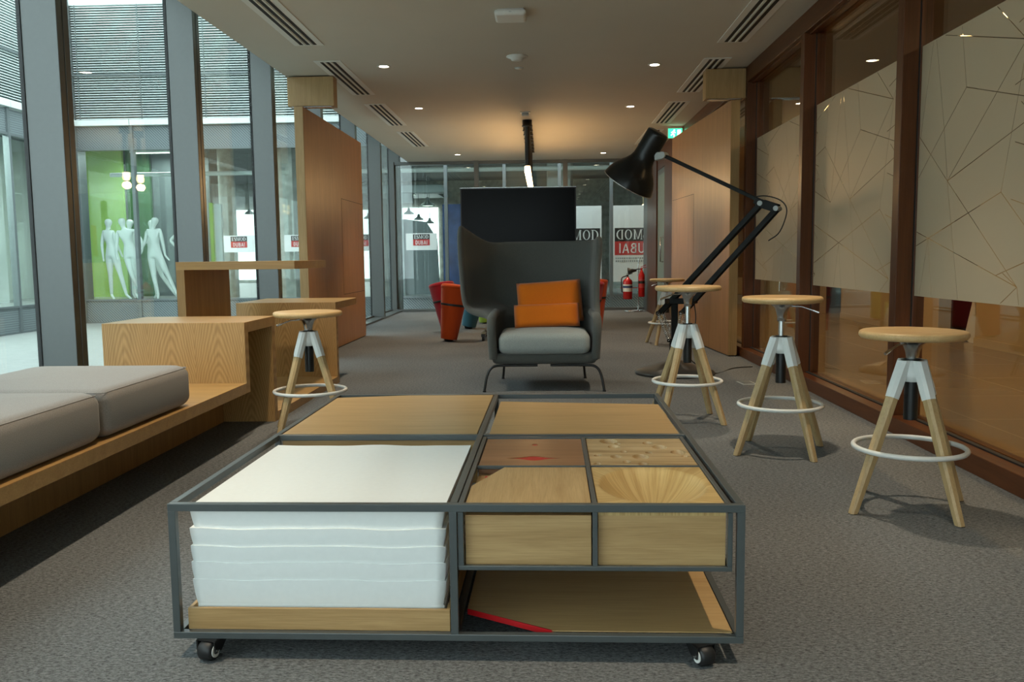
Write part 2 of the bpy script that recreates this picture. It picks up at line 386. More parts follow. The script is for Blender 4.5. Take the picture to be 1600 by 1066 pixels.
def rbox(x0, x1, y0, y1, z0, z1, r, nb=5, puff=0.0, nx=10, ny=10):
    """cushion: rounded box made of stacked rounded-rectangle loops, with a crowned top"""
    loops = []
    def loop(ins, z, rr):
        pts = []; rr = max(rr, 0.004)
        for (cx, cy, a0) in ((x1 - ins - rr, y1 - ins - rr, 0), (x0 + ins + rr, y1 - ins - rr, PI / 2), (x0 + ins + rr, y0 + ins + rr, PI), (x1 - ins - rr, y0 + ins + rr, 1.5 * PI)):
            for k in range(6):
                a = a0 + PI / 2 * k / 5; pts.append((cx + rr * math.cos(a), cy + rr * math.sin(a), z))
        return pts
    for k in range(nb + 1):
        a = PI / 2 * k / nb; loops.append(loop(r * (1 - math.sin(a)), z0 + r * (1 - math.cos(a)), r))
    for k in range(nb + 1):
        a = PI / 2 * k / nb; loops.append(loop(r * (1 - math.cos(a)), z1 - r * (1 - math.sin(a)), r))
    w = min(x1 - x0, y1 - y0) / 2 - r
    for k in range(1, 6):
        q = k / 6; loops.append(loop(r + w * q, z1 + puff * (1 - (1 - q) ** 2), r * (1 - q)))
    m = MB(); m.rings(loops); return m
def cdt_plate(rect, cuts, z0, z1, axis='z', offs=0.0):
    """flat plate with real holes: rect (u0,u1,v0,v1) minus polygons"""
    u0, u1, v0, v1 = rect
    vs = [Vector((u0, v0)), Vector((u1, v0)), Vector((u1, v1)), Vector((u0, v1))]; fs = [[0, 1, 2, 3]]
    for poly in cuts:
        o = len(vs); vs += [Vector(p) for p in poly]; fs.append(list(range(o, o + len(poly))))
    r = mgeo.delaunay_2d_cdt(vs, [], fs, 0, 1e-6)
    V, F, OF = r[0], r[2], r[5]
    keep = [f for f, o in zip(F, OF) if 0 in o and len(o) == 1]
    n = len(V); m = MB()
    def P(u, v, w): return (u, v, w) if axis == 'z' else (w, u, v)
    top = [P(p.x, p.y, z1) for p in V]; bot = [P(p.x, p.y, z0) for p in V]
    edges = {}
    for f in keep:
        for k in range(len(f)):
            e = (f[k], f[(k + 1) % len(f)]); edges[e] = 1
    side = [(a, b, b + n, a + n) for (a, b) in edges if (b, a) not in edges]
    m.add(bot + top, [tuple(i + n for i in f) for f in keep] + [tuple(reversed(f)) for f in keep] + side)
    return m

# ------------------------------------------------------------------ lettering built as flat raised plates
def ell(cx, cy, rx, ry, a0, a1, n): return [(cx + rx * math.cos(a0 + (a1 - a0) * k / n), cy + ry * math.sin(a0 + (a1 - a0) * k / n)) for k in range(n + 1)]
def serif_letter(ch):
    """polygons of a bookish capital letter, height 1, returns (list of convex-ish strips, width)"""
    R = lambda x0, x1, y0, y1: [(x0, y0), (x1, y0), (x1, y1), (x0, y1)]
    if ch == 'E': return [R(.08, .24, 0, 1), R(0, .62, 0, .06), R(0, .60, .94, 1), R(.2, .48, .48, .54), R(.56, .62, 0, .24), R(.54, .6, .78, 1), R(.44, .49, .38, .64)], .68
    if ch == 'M':
        return [R(.08, .13, 0, 1), R(0, .22, 0, .05), R(.80, .96, 0, 1), R(.72, 1.04, 0, .05), R(.0, .13, .95, 1), R(.9, 1.04, .95, 1),
                [(.06, 1), (.24, 1), (.54, .02), (.46, .02)], [(.50, .02), (.54, .02), (.88, 1), (.82, 1)]], 1.08
    if ch in 'OD':
        out = []
        a0, a1, cx = (0, 2 * PI, .44) if ch == 'O' else (-PI / 2, PI / 2, .26)
        n = 20; rx, ry = (.42, .5) if ch == 'O' else (.56, .5); ix, iy = (.27, .455) if ch == 'O' else (.40, .455)
        o = ell(cx, .5, rx, ry, a0, a1, n); i = ell(cx, .5, ix, iy, a0, a1, n)
        for k in range(n): out.append([o[k], o[k + 1], i[k + 1], i[k]])
        if ch == 'D': out += [R(.08, .24, 0, 1), R(0, .3, 0, .045), R(0, .3, .955, 1)]
        return out, (.90 if ch == 'O' else .86)
    if ch == 'S':
        pts = ell(.3, .74, .21, .23, .15 * PI, 1.5 * PI, 12)[:-1] + ell(.3, .26, .24, .25, .5 * PI, -.85 * PI, 12)
        out = []; n = len(pts)
        for k in range(n - 1):
            (x, y), (u, w) = pts[k], pts[k + 1]; d = math.hypot(u - x, w - y); nx, ny = -(w - y) / d, (u - x) / d
            th = .035 + .06 * math.sin(PI * k / (n - 1)) ** 2
            out.append([(x - nx * th, y - ny * th), (u - nx * th, w - ny * th), (u + nx * th, w + ny * th), (x + nx * th, y + ny * th)])
        return out, .60
def sans_letter(ch):
    R = lambda x0, x1, y0, y1: [(x0, y0), (x1, y0), (x1, y1), (x0, y1)]; t = .13
    if ch == 'I': return [R(.05, .05 + t, 0, 1)], .28
    if ch == 'A': return [[(0, 0), (t, 0), (.42, 1), (.30, 1)], [(.72 - t, 0), (.72, 0), (.42, 1), (.30, 1)], R(.16, .56, .26, .36)], .76
    def half(cx, cy, rx, ry, a0, a1, n=12):
        o = ell(cx, cy, rx, ry, a0, a1, n); i = ell(cx, cy, rx - t, ry - t * .9, a0, a1, n); return [[o[k], o[k + 1], i[k + 1], i[k]] for k in range(n)]
    if ch == 'D': return [R(.05, .05 + t, 0, 1), R(.05, .3, 0, t * .9), R(.05, .3, 1 - t * .9, 1)] + half(.28, .5, .38, .5, -PI / 2, PI / 2), .74
    if ch == 'U': return [R(.05, .05 + t, .3, 1), R(.55, .55 + t, .3, 1)] + half(.365, .32, .315, .32, PI, 2 * PI), .76
    if ch == 'B': return [R(.05, .05 + t, 0, 1), R(.05, .35, 0, t * .9), R(.05, .33, 1 - t * .9, 1), R(.05, .35, .48, .48 + t * .9)] + half(.32, .755, .26, .245, -PI / 2, PI / 2) + half(.34, .27, .30, .27, -PI / 2, PI / 2), .70
def lettering(word, fn, x0, x1, z0, z1, y, mirror=False, gap=.10):
    """word filling x0..x1, z0..z1 on a plane facing -Y at depth y"""
    m = MB(); w = 0; cur = []
    for ch in word:
        polys, lw = fn(ch); cur.append((w, polys)); w += lw + gap
    w -= gap; sx = (x1 - x0) / w; sz = z1 - z0
    for off, polys in cur:
        for p in polys:
            q = [((off + a) * sx, b * sz) for a, b in p]
            if mirror: q = [((x1 - x0) - a, b) for a, b in q]
            pts = [(x0 + a, z0 + b) for a, b in q]; n = len(pts)
            v = [(a, y, b) for a, b in pts] + [(a, y + .004, b) for a, b in pts]
            m.add(v, [tuple(range(n)), tuple(range(2 * n - 1, n - 1, -1))] + [(k, (k + 1) % n, (k + 1) % n + n, k + n) for k in range(n)])
    return m
# ------------------------------------------------------------------ the room shell
CZ = 2.92
fl = box('floor', -2.8, 2.2, -3.1, 16.9, -0.25, 0.0, 'carpet'); tag(fl, 'mottled grey carpet floor', kind='structure')
ce = box('ceiling', -2.62, 2.2, -3.1, 16.9, CZ, 3.5, 'ceiling_paint'); tag(ce, 'cream painted flat ceiling', kind='structure')
box('fascia', -3.25, -2.62, -3.1, 16.9, 3.42, 3.5, 'ceiling_paint', ce)

# left curtain wall
wl = struct('wall_left', 'glazed curtain wall with deep grey mullions along the bench')
MY = [-2.93 + 1.98 * k for k in range(11)]
mm = None
for k, y in enumerate(MY):
    if mm is None:
        b = MB().box(-3.03, -2.8, 0, .058, 0, 3.42).box(-3.03, -2.8, .068, .126, 0, 3.42)
        me = b.mesh('mullion'); me.materials.append(M['mullion_metal'])
        b = MB().box(-3.03, -2.806, .058, .068, 0, 3.42).box(-3.035, -3.012, -.006, 0, 0, 3.42).box(-3.035, -3.012, .126, .132, 0, 3.42); mg = b.mesh('gasket'); mg.materials.append(M['rubber_black'])
        mm = 1
    o = put('mullion', me, wl, .003); o.location.y = y
    o2 = put('gasket', mg, o)
for k in range(len(MY) - 1):
    box('glass_pane', -3.03, -3.018, MY[k] + .132, MY[k + 1] - .006, .05, 3.42, 'facade_glass', wl)
box('sill_track', -3.06, -2.795, -3.0, 16.86, -.02, .028, 'mullion_metal', wl, .004)
box('sill_upstand', -3.06, -2.99, -3.0, 16.86, .028, .05, 'mullion_metal', wl)

# back glazed wall
wb = struct('wall_back', 'glazed end wall with slim mullions behind the television')
for x in (-2.98, -1.33, .395, 2.06):
    box('mullion', x, x + .09, 16.74, 16.9, 0, CZ, 'mullion_metal', wb, .003)
for a, b_ in ((-2.89, -1.33), (-1.24, .395), (.485, 2.06)):
    box('glass_pane', a, b_, 16.84, 16.852, .05, CZ - .06, 'far_glass', wb)
box('sill_track', -2.98, 2.15, 16.72, 16.9, 0, .05, 'mullion_metal', wb, .004)
box('head_track', -2.98, 2.15, 16.78, 16.9, CZ - .06, CZ, 'mullion_metal', wb)
box('end_pier', 1.965, 2.3, 16.3, 16.9, 0, CZ, 'mullion_metal', wb, .004)

# glazed wall behind the camera
wf = struct('wall_front', 'glazed wall at the near end of the lounge')
for x in (-2.98, -1.3, .4, 2.1): box('mullion', x, x + .1, -3.1, -2.9, 0, CZ, 'mullion_metal', wf, .003)
for a, b_ in ((-2.88, -1.3), (-1.2, .4)): box('glass_pane', a, b_, -3.0, -2.988, .0, CZ, 'facade_glass', wf)
box('wall_panel', .5, 2.1, -3.05, -2.95, 0, CZ, 'ceiling_paint', wf)  # unseen solid panel added to cut daylight on the stool side

# right timber-framed glass partition
wr = struct('wall_right', 'timber framed glass partition with patterned frosted film')
PY = [3.18 + 1.875 * k for k in range(-3, 8)]          # near edge of every post
box('base_rail', 2.03, 2.22, -2.9, 16.4, 0, .096, 'frame_wood_y', wr, .004)
box('glazing_bead', 2.115, 2.14, -2.9, 16.4, .096, .104, 'slot_black', wr)
box('head_rail', 2.05, 2.22, -2.9, 16.4, 2.765, CZ, 'frame_wood_y', wr, .003)
box('head_bead', 2.09, 2.12, -2.9, 16.4, 2.752, 2.765, 'frame_wood_y', wr)
for y in PY:
    if y > 16.3: continue
    p = MB().box(2.05, 2.14, y, y + .088, .096, 2.765).box(2.148, 2.215, y - .004, y + .088, .096, 2.765).build('post', 'frame_wood', wr, .003)
    box('seal_strip', 2.139, 2.149, y + .001, y + .087, .1, 2.76, 'slot_black', p)
SEG = [(1.225, 2.229, 0.347, 1.991), (0.622, 2.212, 0.347, 1.991), (0.347, 1.991, 0.296, 2.065), (0.347, 1.991, 1.053, 1.429), (0.335, 1.989, 0.508, 1.329), (0.508, 1.329, 0.3, 1.168), (0.508, 1.329, 1.257, 1.129), (1.257, 1.129, 1.978, 0.937), (1.257, 1.129, 1.872, 1.29), (1.257, 1.129, 0.336, 0.887), (1.257, 1.129, 1.188, 0.783), (1.257, 1.129, 1.356, 0.776), (0.336, 0.887, 1.053, 1.429), (1.053, 1.429, 0.882, 0.777), (1.053, 1.429, 0.299, 1.635), (1.053, 1.429, 1.608, 1.861), (1.11, 1.711, 0.882, 1.884), (1.11, 1.711, 1.246, 2.233), (1.11, 1.711, 1.053, 1.429), (0.882, 1.884, 0.961, 2.237), (0.882, 1.884, 0.299, 1.73), (1.11, 1.711, 1.461, 1.434), (1.461, 1.434, 1.859, 1.548), (1.461, 1.434, 1.822, 1.722), (1.267, 2.237, 1.461, 1.434), (1.461, 1.434, 1.617, 0.785), (1.319, 2.229, 1.867, 2.08), (1.538, 2.234, 1.608, 1.861), (1.608, 1.861, 1.879, 1.807), (0.336, 0.887, 0.491, 0.794), (0.336, 0.887, 0.309, 0.793), (0.336, 0.887, 0.461, 0.948)]
def film_mesh(ys):
    w = 1.787 - .004; cuts = []
    segs = []
    for n in range(-9, 10):                                  # the line drawing repeats every 1.455 m along the film
        o = 5.095 + 1.455 * n - ys
        if -2.1 < o < w + .2: segs += [(p + o, q, r + o, s_) for p, q, r, s_ in SEG]
    for y0, z0, y1, z1 in segs:
        a = Vector((y0, z0)); b = Vector((y1, z1)); d = (b - a).normalized(); n = Vector((-d.y, d.x)) * .0022
        a = a - d * .003; b = b + d * .003
        q = [a - n, b - n, b + n, a + n]
        # clip to the pane
        ok = []
        for k in range(4): pass
        bm = bmesh.new(); vs = [bm.verts.new((p.x, p.y, 0)) for p in q]; bm.faces.new(vs)
        for co, no in (((.006, 0, 0), (-1, 0, 0)), ((w - .006, 0, 0), (1, 0, 0)), ((0, .806, 0), (0, -1, 0)), ((0, 2.205, 0), (0, 1, 0))):
            bmesh.ops.bisect_plane(bm, geom=bm.verts[:] + bm.edges[:] + bm.faces[:], plane_co=co, plane_no=no, clear_outer=True)
        for f in bm.faces:
            cuts.append([(v.co.x, v.co.y) for v in f.verts])
        bm.free()
    m = cdt_plate((0, w, .80, 2.211), cuts, 2.1565, 2.1577, axis='x')
    me = m.mesh('frosted_film'); me.materials.append(M['frost_film']); return me
for k, y in enumerate(PY[:-1]):
    if PY[k + 1] > 16.3: continue
    g = box('glass_pane', 2.16, 2.172, y + .09, PY[k + 1] - .002, .096, 2.765, 'partition_glass', wr)
    f = put('frosted_film', film_mesh(y + .092), wr); f.location.y = y + .092
# door at the far end of the partition
dr = struct('door_1', 'brown framed glass door at the far end of the partition')
box('door_leaf', 1.985, 2.02, 14.05, 15.0, .02, 2.5, 'mullion_metal', dr, .003)
box('door_glazing', 1.978, 1.985, 14.12, 14.9, .1, 2.4, 'teal_panel', dr)
box('door_jamb', 1.965, 2.05, 13.2, 14.03, 0, 2.765, 'frame_wood', dr)
box('door_jamb', 1.965, 2.05, 15.02, 16.3, 0, 2.765, 'frame_wood', dr)
box('door_head', 1.985, 2.05, 14.03, 15.02, 2.51, 2.765, 'frame_wood', dr)
h_ = MB().tube([(1.98, 14.2, .95), (1.93, 14.2, .95), (1.93, 14.2, 1.35), (1.98, 14.2, 1.35)], .012).build('door_handle', 'steel', dr)

# big oak room-divider doors folded back, with their head blocks
def divider(label, hlabel, x, y0, ang, sgn, hx0, hx1):
    t = thing('divider_door', label, 'door', (x, y0, 0), ang, 'oak divider doors')
    a, b_ = (-.092, 0) if sgn < 0 else (0, .092)
    inner = b_ if sgn < 0 else a
    box('door_leaf', a, b_, .0, 2.78, .012, 2.6, 'door_oak', t, .002)
    e = MB().box(a + .0015, b_ - .0015, -.003, .0, .013, 2.599).build('door_edge', 'door_edge_oak', t, .001)
    # flush hatch with a fine shadow gap
    s = 1 if sgn < 0 else -1; hy0, hy1, hz0, hz1 = 1.55, 2.74, .62, 1.78
    xa, xb = sorted((inner, inner + s * .0012))
    m = MB().box(xa, xb, hy0, hy1, hz0, hz0 + .005).box(xa, xb, hy0, hy1, hz1 - .005, hz1).box(xa, xb, hy0, hy0 + .006, hz0, hz1)
    m.build('hatch_joint', 'slot_black', t)
    box('bottom_seal', a + .01, b_ - .01, .01, 2.77, 0.0, .012, 'rubber_black', t)
    h = thing('door_head_block', hlabel, 'door header', (0, 8.84, 0), 0, 'oak door head blocks')
    box('block_body', hx0, hx1, .0, .16, 2.615, 2.906, 'door_edge_oak', h, .002)
    box('pivot_plate', hx0 + .03, hx1 - .03, .03, .13, 2.608, 2.615, 'steel', h)
divider('tall oak room-divider door standing along the window wall', 'oak head block under ceiling above the window-side divider door', -2.43, 8.78, 0, -1, -2.6, -2.125)
divider('tall oak room-divider door standing along the frosted glass partition', 'oak head block under ceiling above the partition-side divider door', 1.905, 8.86, math.radians(3.6), 1, 1.645, 2.045)

# corridor behind the partition
co = struct('floor_corridor', 'polished brown tiles of the corridor'); box('tiled_floor', 2.2, 5.0, -3, 19, -.2, .0, 'corridor_tiles', co)
cw = struct('wall_corridor', 'cream corridor wall with dark doorways')
CX = 4.85
for a, b_ in ((-3, 9.75), (10.65, 14.1), (15.3, 19)): box('wall_panel', CX, CX + .15, a, b_, 0, 1.95, 'corridor_paint', cw); box('unlit_upper_wall', CX, CX + .15, a, b_, 1.95, 2.9, 'corridor_dark', cw); box('skirting', CX - .012, CX, a, b_, 0, .09, 'corridor_paint', cw)  # dark brown puts the unlit look of the upper wall into its colour
for a, b_ in ((9.75, 10.65), (14.1, 15.3)):
    box('unlit_upper_wall', CX, CX + .15, a, b_, 2.2, 2.9, 'corridor_dark', cw)
    box('doorway_lining', CX + .4, CX + .45, a - .3, b_ + .3, 0, 2.9, 'corridor_red', cw); box('doorway_cheek', CX + .15, CX + .4, a - .08, a, 0, 2.3, 'corridor_red', cw); box('doorway_cheek', CX + .15, CX + .4, b_, b_ + .08, 0, 2.3, 'corridor_red', cw)
    box('doorway_soffit', CX + .15, CX + .4, a - .08, b_ + .08, 2.2, 2.3, 'corridor_red', cw); box('doorway_floor', 5.0, CX + .4, a - .08, b_ + .08, -.05, 0, 'corridor_tiles', cw)
box('end_wall', 2.2, 5.3, 19, 19.1, 0, 2.9, 'corridor_paint', cw); box('end_wall', 2.2, 5.3, -3.1, -3, 0, 2.9, 'corridor_paint', cw)
cc = box('ceiling_corridor', 2.2, 5.4, -3.1, 19.1, 2.86, 3.5, 'corridor_dark'); tag(cc, 'dark corridor ceiling', kind='structure')
for k, (y0, y1) in enumerate(((2.0, 3.4), (6.0, 7.4), (10.0, 11.4), (14.0, 15.4))):
    t = thing('linear_light', ['', 'long warm strip light on the corridor ceiling, second one along', 'long warm strip light on the corridor ceiling, third one along', 'long warm strip light at the far end of the corridor ceiling'][k] or 'long warm strip light on the corridor ceiling, first one along', 'lamp', (3.5, y0, 2.86), 0, 'corridor strip lights')
    box('housing', -.06, .06, 0, y1 - y0, -.03, 0, 'white_paint', t); box('diffuser', -.045, .045, .02, y1 - y0 - .02, -.036, -.03, 'corridor_glow', t)
    l = bpy.data.lights.new('strip_lamp', 'AREA'); l.shape = 'RECTANGLE'; l.size = .09; l.size_y = 1.3; l.energy = 26; l.color = (1, .72, .40)
    lo = bpy.data.objects.new('strip_lamp', l); C.objects.link(lo); lo.parent = t; lo.location = (0, .7, -.045)
# A-board and grey chair shape seen low in the corridor doorway
ab = thing('floor_sign', 'pale folding floor sign standing in the dark corridor doorway', 'sign', (CX + .12, 9.95, 0))
MB().bar((-.0, -.14, 0), (0, 0, .62), .28, .02, .1, .02, up=(1, 0, 0)).build('front_board', 'white_paint', ab); MB().bar((0, .14, 0), (0, 0, .62), .28, .02, .1, .02, up=(1, 0, 0)).build('rear_board', 'white_paint', ab)

# ------------------------------------------------------------------ ceiling fittings
def downlight(x, y, label, lamp=True):
    t = thing('downlight', label, 'ceiling light', (x, y, CZ), 0, 'recessed ceiling downlights')
    MB().lathe([(.045, -.004), (.062, -.006), (.066, -.002), (.066, 0)], n=28).build('trim_ring', 'white_paint', t)
    MB().lathe([(0.0001, -.0035), (.046, -.0035)], n=28).build('diffuser', 'downlight_glow', t)
    if lamp:
        l = bpy.data.lights.new('downlight_lamp', 'SPOT'); l.energy = DOWN_W * 4; l.color = (1, .82, .60); l.spot_size = math.radians(73); l.spot_blend = .75; l.shadow_soft_size = .035
        lo = bpy.data.objects.new('downlight_lamp', l); C.objects.link(lo); lo.parent = t; lo.location = (0, 0, -.012)
DY = [('behind the viewpoint', 1.9), ('above the mobile table', 4.2), ('above the wing armchair', 6.12)]
for w, y in DY: downlight(-1.54, y, 'round recessed downlight %s on the window side' % w); downlight(1.11, y, 'round recessed downlight %s on the stool side' % w)
for k, w in enumerate(('nearest', 'middle', 'farthest')):
    downlight(-1.54, (8.5, 10.86, 15.72)[k], 'round recessed downlight, %s of three visible on the window side' % w); downlight(1.11, (8.66, 11.0, 15.82)[k], 'round recessed downlight, %s of three visible on the stool side' % w)
ordn = ['first', 'second', 'third', 'fourth', 'fifth']
def slot_vent(x, y0, y1, label):
    t = thing('slot_diffuser', label, 'air vent', (x, y0, CZ), 0, 'ceiling slot diffusers'); L = y1 - y0
    MB().box(-.13, .13, 0, L, -.006, 0).build('frame', 'white_paint', t, .002)
    for q in (-.06, 0, .06): box('slot', q - .014, q + .014, .035, L - .035, -.0085, -.006, 'slot_black', t)
    for q in (-.03, .03): box('blade', q - .006, q + .006, .03, L - .03, -.012, -.006, 'white_paint', t)
for k in range(4):
    y = 5.93 + 2.29 * k
    slot_vent(-2.03, y, y + 1.69, 'black slotted air diffuser on the window side of the ceiling, %s from the front' % ordn[k])
    slot_vent(1.68, y + .2, y + 1.89, 'black slotted air diffuser on the partition side of the ceiling, %s from the front' % ordn[k])
t = thing('access_point', 'square white wireless access point on the ceiling', 'access point', (-.235, 6.75, CZ))
rb = rbox(-.12, .12, -.12, .12, -.052, -.006, .02); rb.build('housing', 'white_paint', t); box('mount_plate', -.1, .1, -.1, .1, -.008, 0, 'white_paint', t); box('status_light', -.01, .01, -.123, -.119, -.03, -.025, 'lamp_grey', t)
t = thing('smoke_detector', 'round white smoke detector on the ceiling', 'smoke detector', (-.229, 8.2, CZ))
MB().lathe([(.085, 0), (.085, -.012), (.06, -.02), (.055, -.035), (.03, -.042), (.0001, -.042)], n=32).build('body', 'white_paint', t); MB().lathe([(.1, 0), (.1, -.006), (.084, -.006)], n=32).build('base_ring', 'white_paint', t)
t = thing('ceiling_speaker', 'small flat white disc on the ceiling behind the smoke detector', 'sensor', (-.225, 8.69, CZ))
MB().lathe([(.04, 0), (.04, -.008), (.0001, -.01)], n=24).build('cover', 'white_paint', t); MB().lathe([(.046, 0), (.046, -.003), (.04, -.003)], n=24).build('rim', 'lamp_grey', t)
t = thing('emergency_light', 'small square clear emergency light in front of the pendant row', 'sensor', (-.217, 11.3, CZ))
box('housing', -.065, .065, -.065, .065, -.012, 0, 'white_paint', t, .003); box('lens', -.045, .045, -.045, .045, -.05, -.012, 'lamp_grey', t, .01)
# row of tube pendants
for k in range(8):
    y = 11.95 + .42 * k
    t = thing('pendant_lamp', 'black tube pendant with glowing tip, %s in the row of eight' % ['nearest', 'second', 'third', 'fourth', 'fifth', 'sixth', 'seventh', 'farthest'][k], 'pendant lamp', (-.205, y, CZ), 0, 'tube pendants in a row')
    MB().lathe([(.0001, 0), (.066, 0), (.066, -.07), (.074, -.075), (.074, -.085), (.036, -.09), (.0001, -.09)], n=24).build('ceiling_cup', 'black_plastic', t)
    MB().cyl((0, 0, -.09), (0, 0, -.62), .036, n=18).build('tube', 'black_plastic', t)
    MB().lathe([(.0001, -.735), (.025, -.73), (.040, -.71), (.043, -.68), (.040, -.65), (.036, -.622), (.0001, -.622)], n=18).build('glowing_tip', 'pendant_glow', t)
    l = bpy.data.lights.new('pendant_bulb', 'POINT'); l.energy = PEND_W; l.color = (1, .60, .26); l.shadow_soft_size = .05
    lo = bpy.data.objects.new('pendant_bulb', l); C.objects.link(lo); lo.parent = t; lo.location = (0, 0, -.80)
# exit sign
t = thing('exit_sign', 'lit green exit sign hanging above the partition-side divider door', 'sign', (1.93, 12.7, 2.74))
box('housing', -.11, .11, 0, .03, 0, .15, 'white_paint', t, .003); box('green_face', -.1, .1, -.003, 0, .008, .142, 'exit_green', t)
r = MB(); q_ = .72
for p0, p1, w in (((-.05, .1), (-.03, .145), .03), ((-.05, .1), (-.085, .06), .02), ((-.05, .1), (-.02, .07), .02), ((-.02, .07), (-.03, .03), .02), ((-.035, .135), (.005, .11), .015), ((-.04, .135), (-.08, .12), .015)): r.bar((p0[0] * q_, -.006, p0[1] * q_), (p1[0] * q_, -.006, p1[1] * q_), w * q_, .004, up=(0, 1, 0))
r.box(.03, .08, -.008, -.004, .022, .122); r.cyl((-.016, -.008, .117), (-.016, -.004, .117), .0115, n=12); r.build('pictogram', 'exit_white', t)
# ------------------------------------------------------------------ outside: courtyard and the neighbouring shopfronts
gd = box('ground', -30, -3.06, -20, 45, -.6, -.3, 'pale_stone'); tag(gd, 'pale paved courtyard ground', kind='structure')
gd2 = box('ground_back', -3.06, 12, 16.9, 18.45, -.6, -.3, 'pale_stone'); tag(gd2, 'pale paved strip behind the end wall', kind='structure')
gd3 = box('ground_front', -3.06, 20, -20, -3.1, -.6, -.05, 'pale_stone'); tag(gd3, 'pale paved ground beyond the near glass wall', kind='structure')
FB = 18.5
fb = thing('shopfront_building', 'neighbouring glass shopfront with pale louvres facing the lounge', 'building', (0, FB, 0))
bm_x = [-10.1, -8.87, -7.53, -6.2, -4.87, -3.54, -2.08, -.82, .36, 1.46, 2.7, 4.0]
pm = None
for k in range(len(bm_x) - 1):
    a, b_ = bm_x[k], bm_x[k + 1]
    box('sill_panel', a + .02, b_ - .02, -.02, .02, -.27, .19, 'perforated_metal', fb)
    box('head_panel', a + .02, b_ - .02, -.02, .02, 3.5, 3.95, 'perforated_metal', fb)
    box('glass_pane', a + .03, b_ - .03, -.006, .006, .23, 3.45, 'far_glass', fb)
    box('cornice', a + .008, b_ - .008, -.12, .05, 3.97, 4.09, 'facade_white', fb)
for x in bm_x: box('mullion', x - .035, x + .035, -.06, .06, -.3, 3.97, 'facade_metal', fb)
box('sill_rail', -10.1, 4, -.05, .06, .19, .23, 'facade_metal', fb); box('head_rail', -10.1, 4, -.05, .06, 3.45, 3.5, 'facade_metal', fb)
box('kick_rail', -10.1, 4, -.05, .06, -.3, -.27, 'facade_metal', fb); 
box('wall', -10.1, 4, .12, .3, 3.97, 6.62, 'louvre_back', fb); box('parapet', -10.1, 4, -.05, .12, 6.5, 6.62, 'facade_white', fb)
sl = MB().add([(-10.05, -.05, 0), (4, -.05, 0), (4, .05, .022), (-10.05, .05, .022), (-10.05, -.05, .012), (4, -.05, .012), (4, .05, .034), (-10.05, .05, .034)], [(0, 3, 2, 1), (4, 5, 6, 7), (0, 1, 5, 4), (1, 2, 6, 5), (2, 3, 7, 6), (3, 0, 4, 7)]).mesh('slat'); sl.materials.append(M['louvre'])
for k in range(46):
    o = put('slat', sl, fb); o.location = (0, 0, 4.11 + .052 * k)
box('tie_rod', -10.1, 4, -.09, -.06, 5.02, 5.06, 'facade_metal', fb)
for x in (-9.95, -8.6, -7.2, -5.8, -4.4, -3.0): box('louvre_cable', x - .006, x + .006, -.075, -.06, 4.09, 6.5, 'facade_metal', fb)
# interior of the shop
box('shop_floor', -12.5, 6, .02, 14, .0, .19, 'shop_floor', fb); box('shop_ceiling', -12.5, 6, .3, 14, 3.95, 4.1, 'dark_ceiling', fb)
box('shop_side_wall', -12.6, -12.5, 0, 14, 0, 4, 'facade_white', fb); box('shop_side_wall', 6, 6.1, 0, 14, 0, 4, 'facade_white', fb)
box('shop_back_wall', -12.5, 6, 14, 14.1, 0, 4, 'concrete', fb)
for a, b_, z0, z1 in ((-11.8, -11.0, .3, 2.95), (-7.2, -6.2, .3, 2.9), (-5.3, -3.95, .3, 2.95), (-9.9, -9.4, 1.6, 2.9)): box('bright_window', a, b_, 13.9, 13.99, z0, z1, 'bright_window', fb)
box('green_wall', -11.4, -10.2, 2.15, 2.25, .19, 3.9, 'lime_panel', fb); 
plain('falloff_green', (0.055, 0.135, 0.05), 0.6)
box('falloff_panel', -10.2, -9.62, 2.35, 2.45, .19, 3.9, 'falloff_green', fb)  # darker green paints the light falloff along the lime wall
box('dark_partition', -9.62, -8.2, 2.5, 2.6, .19, 3.9, 'facade_metal', fb)
box('lime_panel', -7.53, -7.45, .7, .8, .19, 2.35, 'lime_panel', fb); box('teal_board', -7.45, -7.30, .8, .9, .19, 2.33, 'teal_panel', fb)
MB().cyl((-7.4, 1.5, .19), (-7.4, 1.5, 3.95), .19, n=28).build('column', 'concrete', fb); box('concrete_wall', -5.88, -5.55, .5, .9, .19, 3.95, 'concrete', fb)
MB().cyl((-10, 1.2, 3.05), (3.8, 1.2, 3.05), .05, n=12).build('pipe', 'facade_white', fb); box('duct', -5.2, -2.35, 2.2, 2.6, 2.62, 2.82, 'duct_grey', fb, .02); box('duct', .1, .65, 1.6, 2.0, 1.9, 3.4, 'duct_grey', fb, .02)
MB().cyl((-3.3, 2.4, 2.4), (-3.3, 2.4, 2.62), .16, n=16).build('duct_drop', 'duct_grey', fb)
box('ceiling_raft', -5.2, -3.2, 5.5, 9.5, 3.0, 3.05, 'duct_grey', fb)
box('blue_screen', -2.35, -1.2, 1.6, 1.7, .19, 2.3, 'blue_cloth', fb); box('dark_board', -3.62, -3.25, 1.5, 1.6, .19, 1.95, 'facade_metal', fb)
MB().add([(-3.3, 1.7, .19), (-2.45, 1.7, .19), (-2.5, 1.7, 1.5), (-2.75, 1.7, 1.9), (-3.3, 1.7, 1.98), (-3.3, 1.76, .19), (-2.45, 1.76, .19), (-2.5, 1.76, 1.5), (-2.75, 1.76, 1.9), (-3.3, 1.76, 1.98)], [(0, 1, 2, 3, 4), (9, 8, 7, 6, 5), (0, 5, 6, 1), (1, 6, 7, 2), (2, 7, 8, 3), (3, 8, 9, 4), (4, 9, 5, 0)]).build('leaning_board', 'facade_metal', fb)
box('dark_partition', -.9, .75, 3.0, 3.1, .19, 3.9, 'facade_metal', fb)
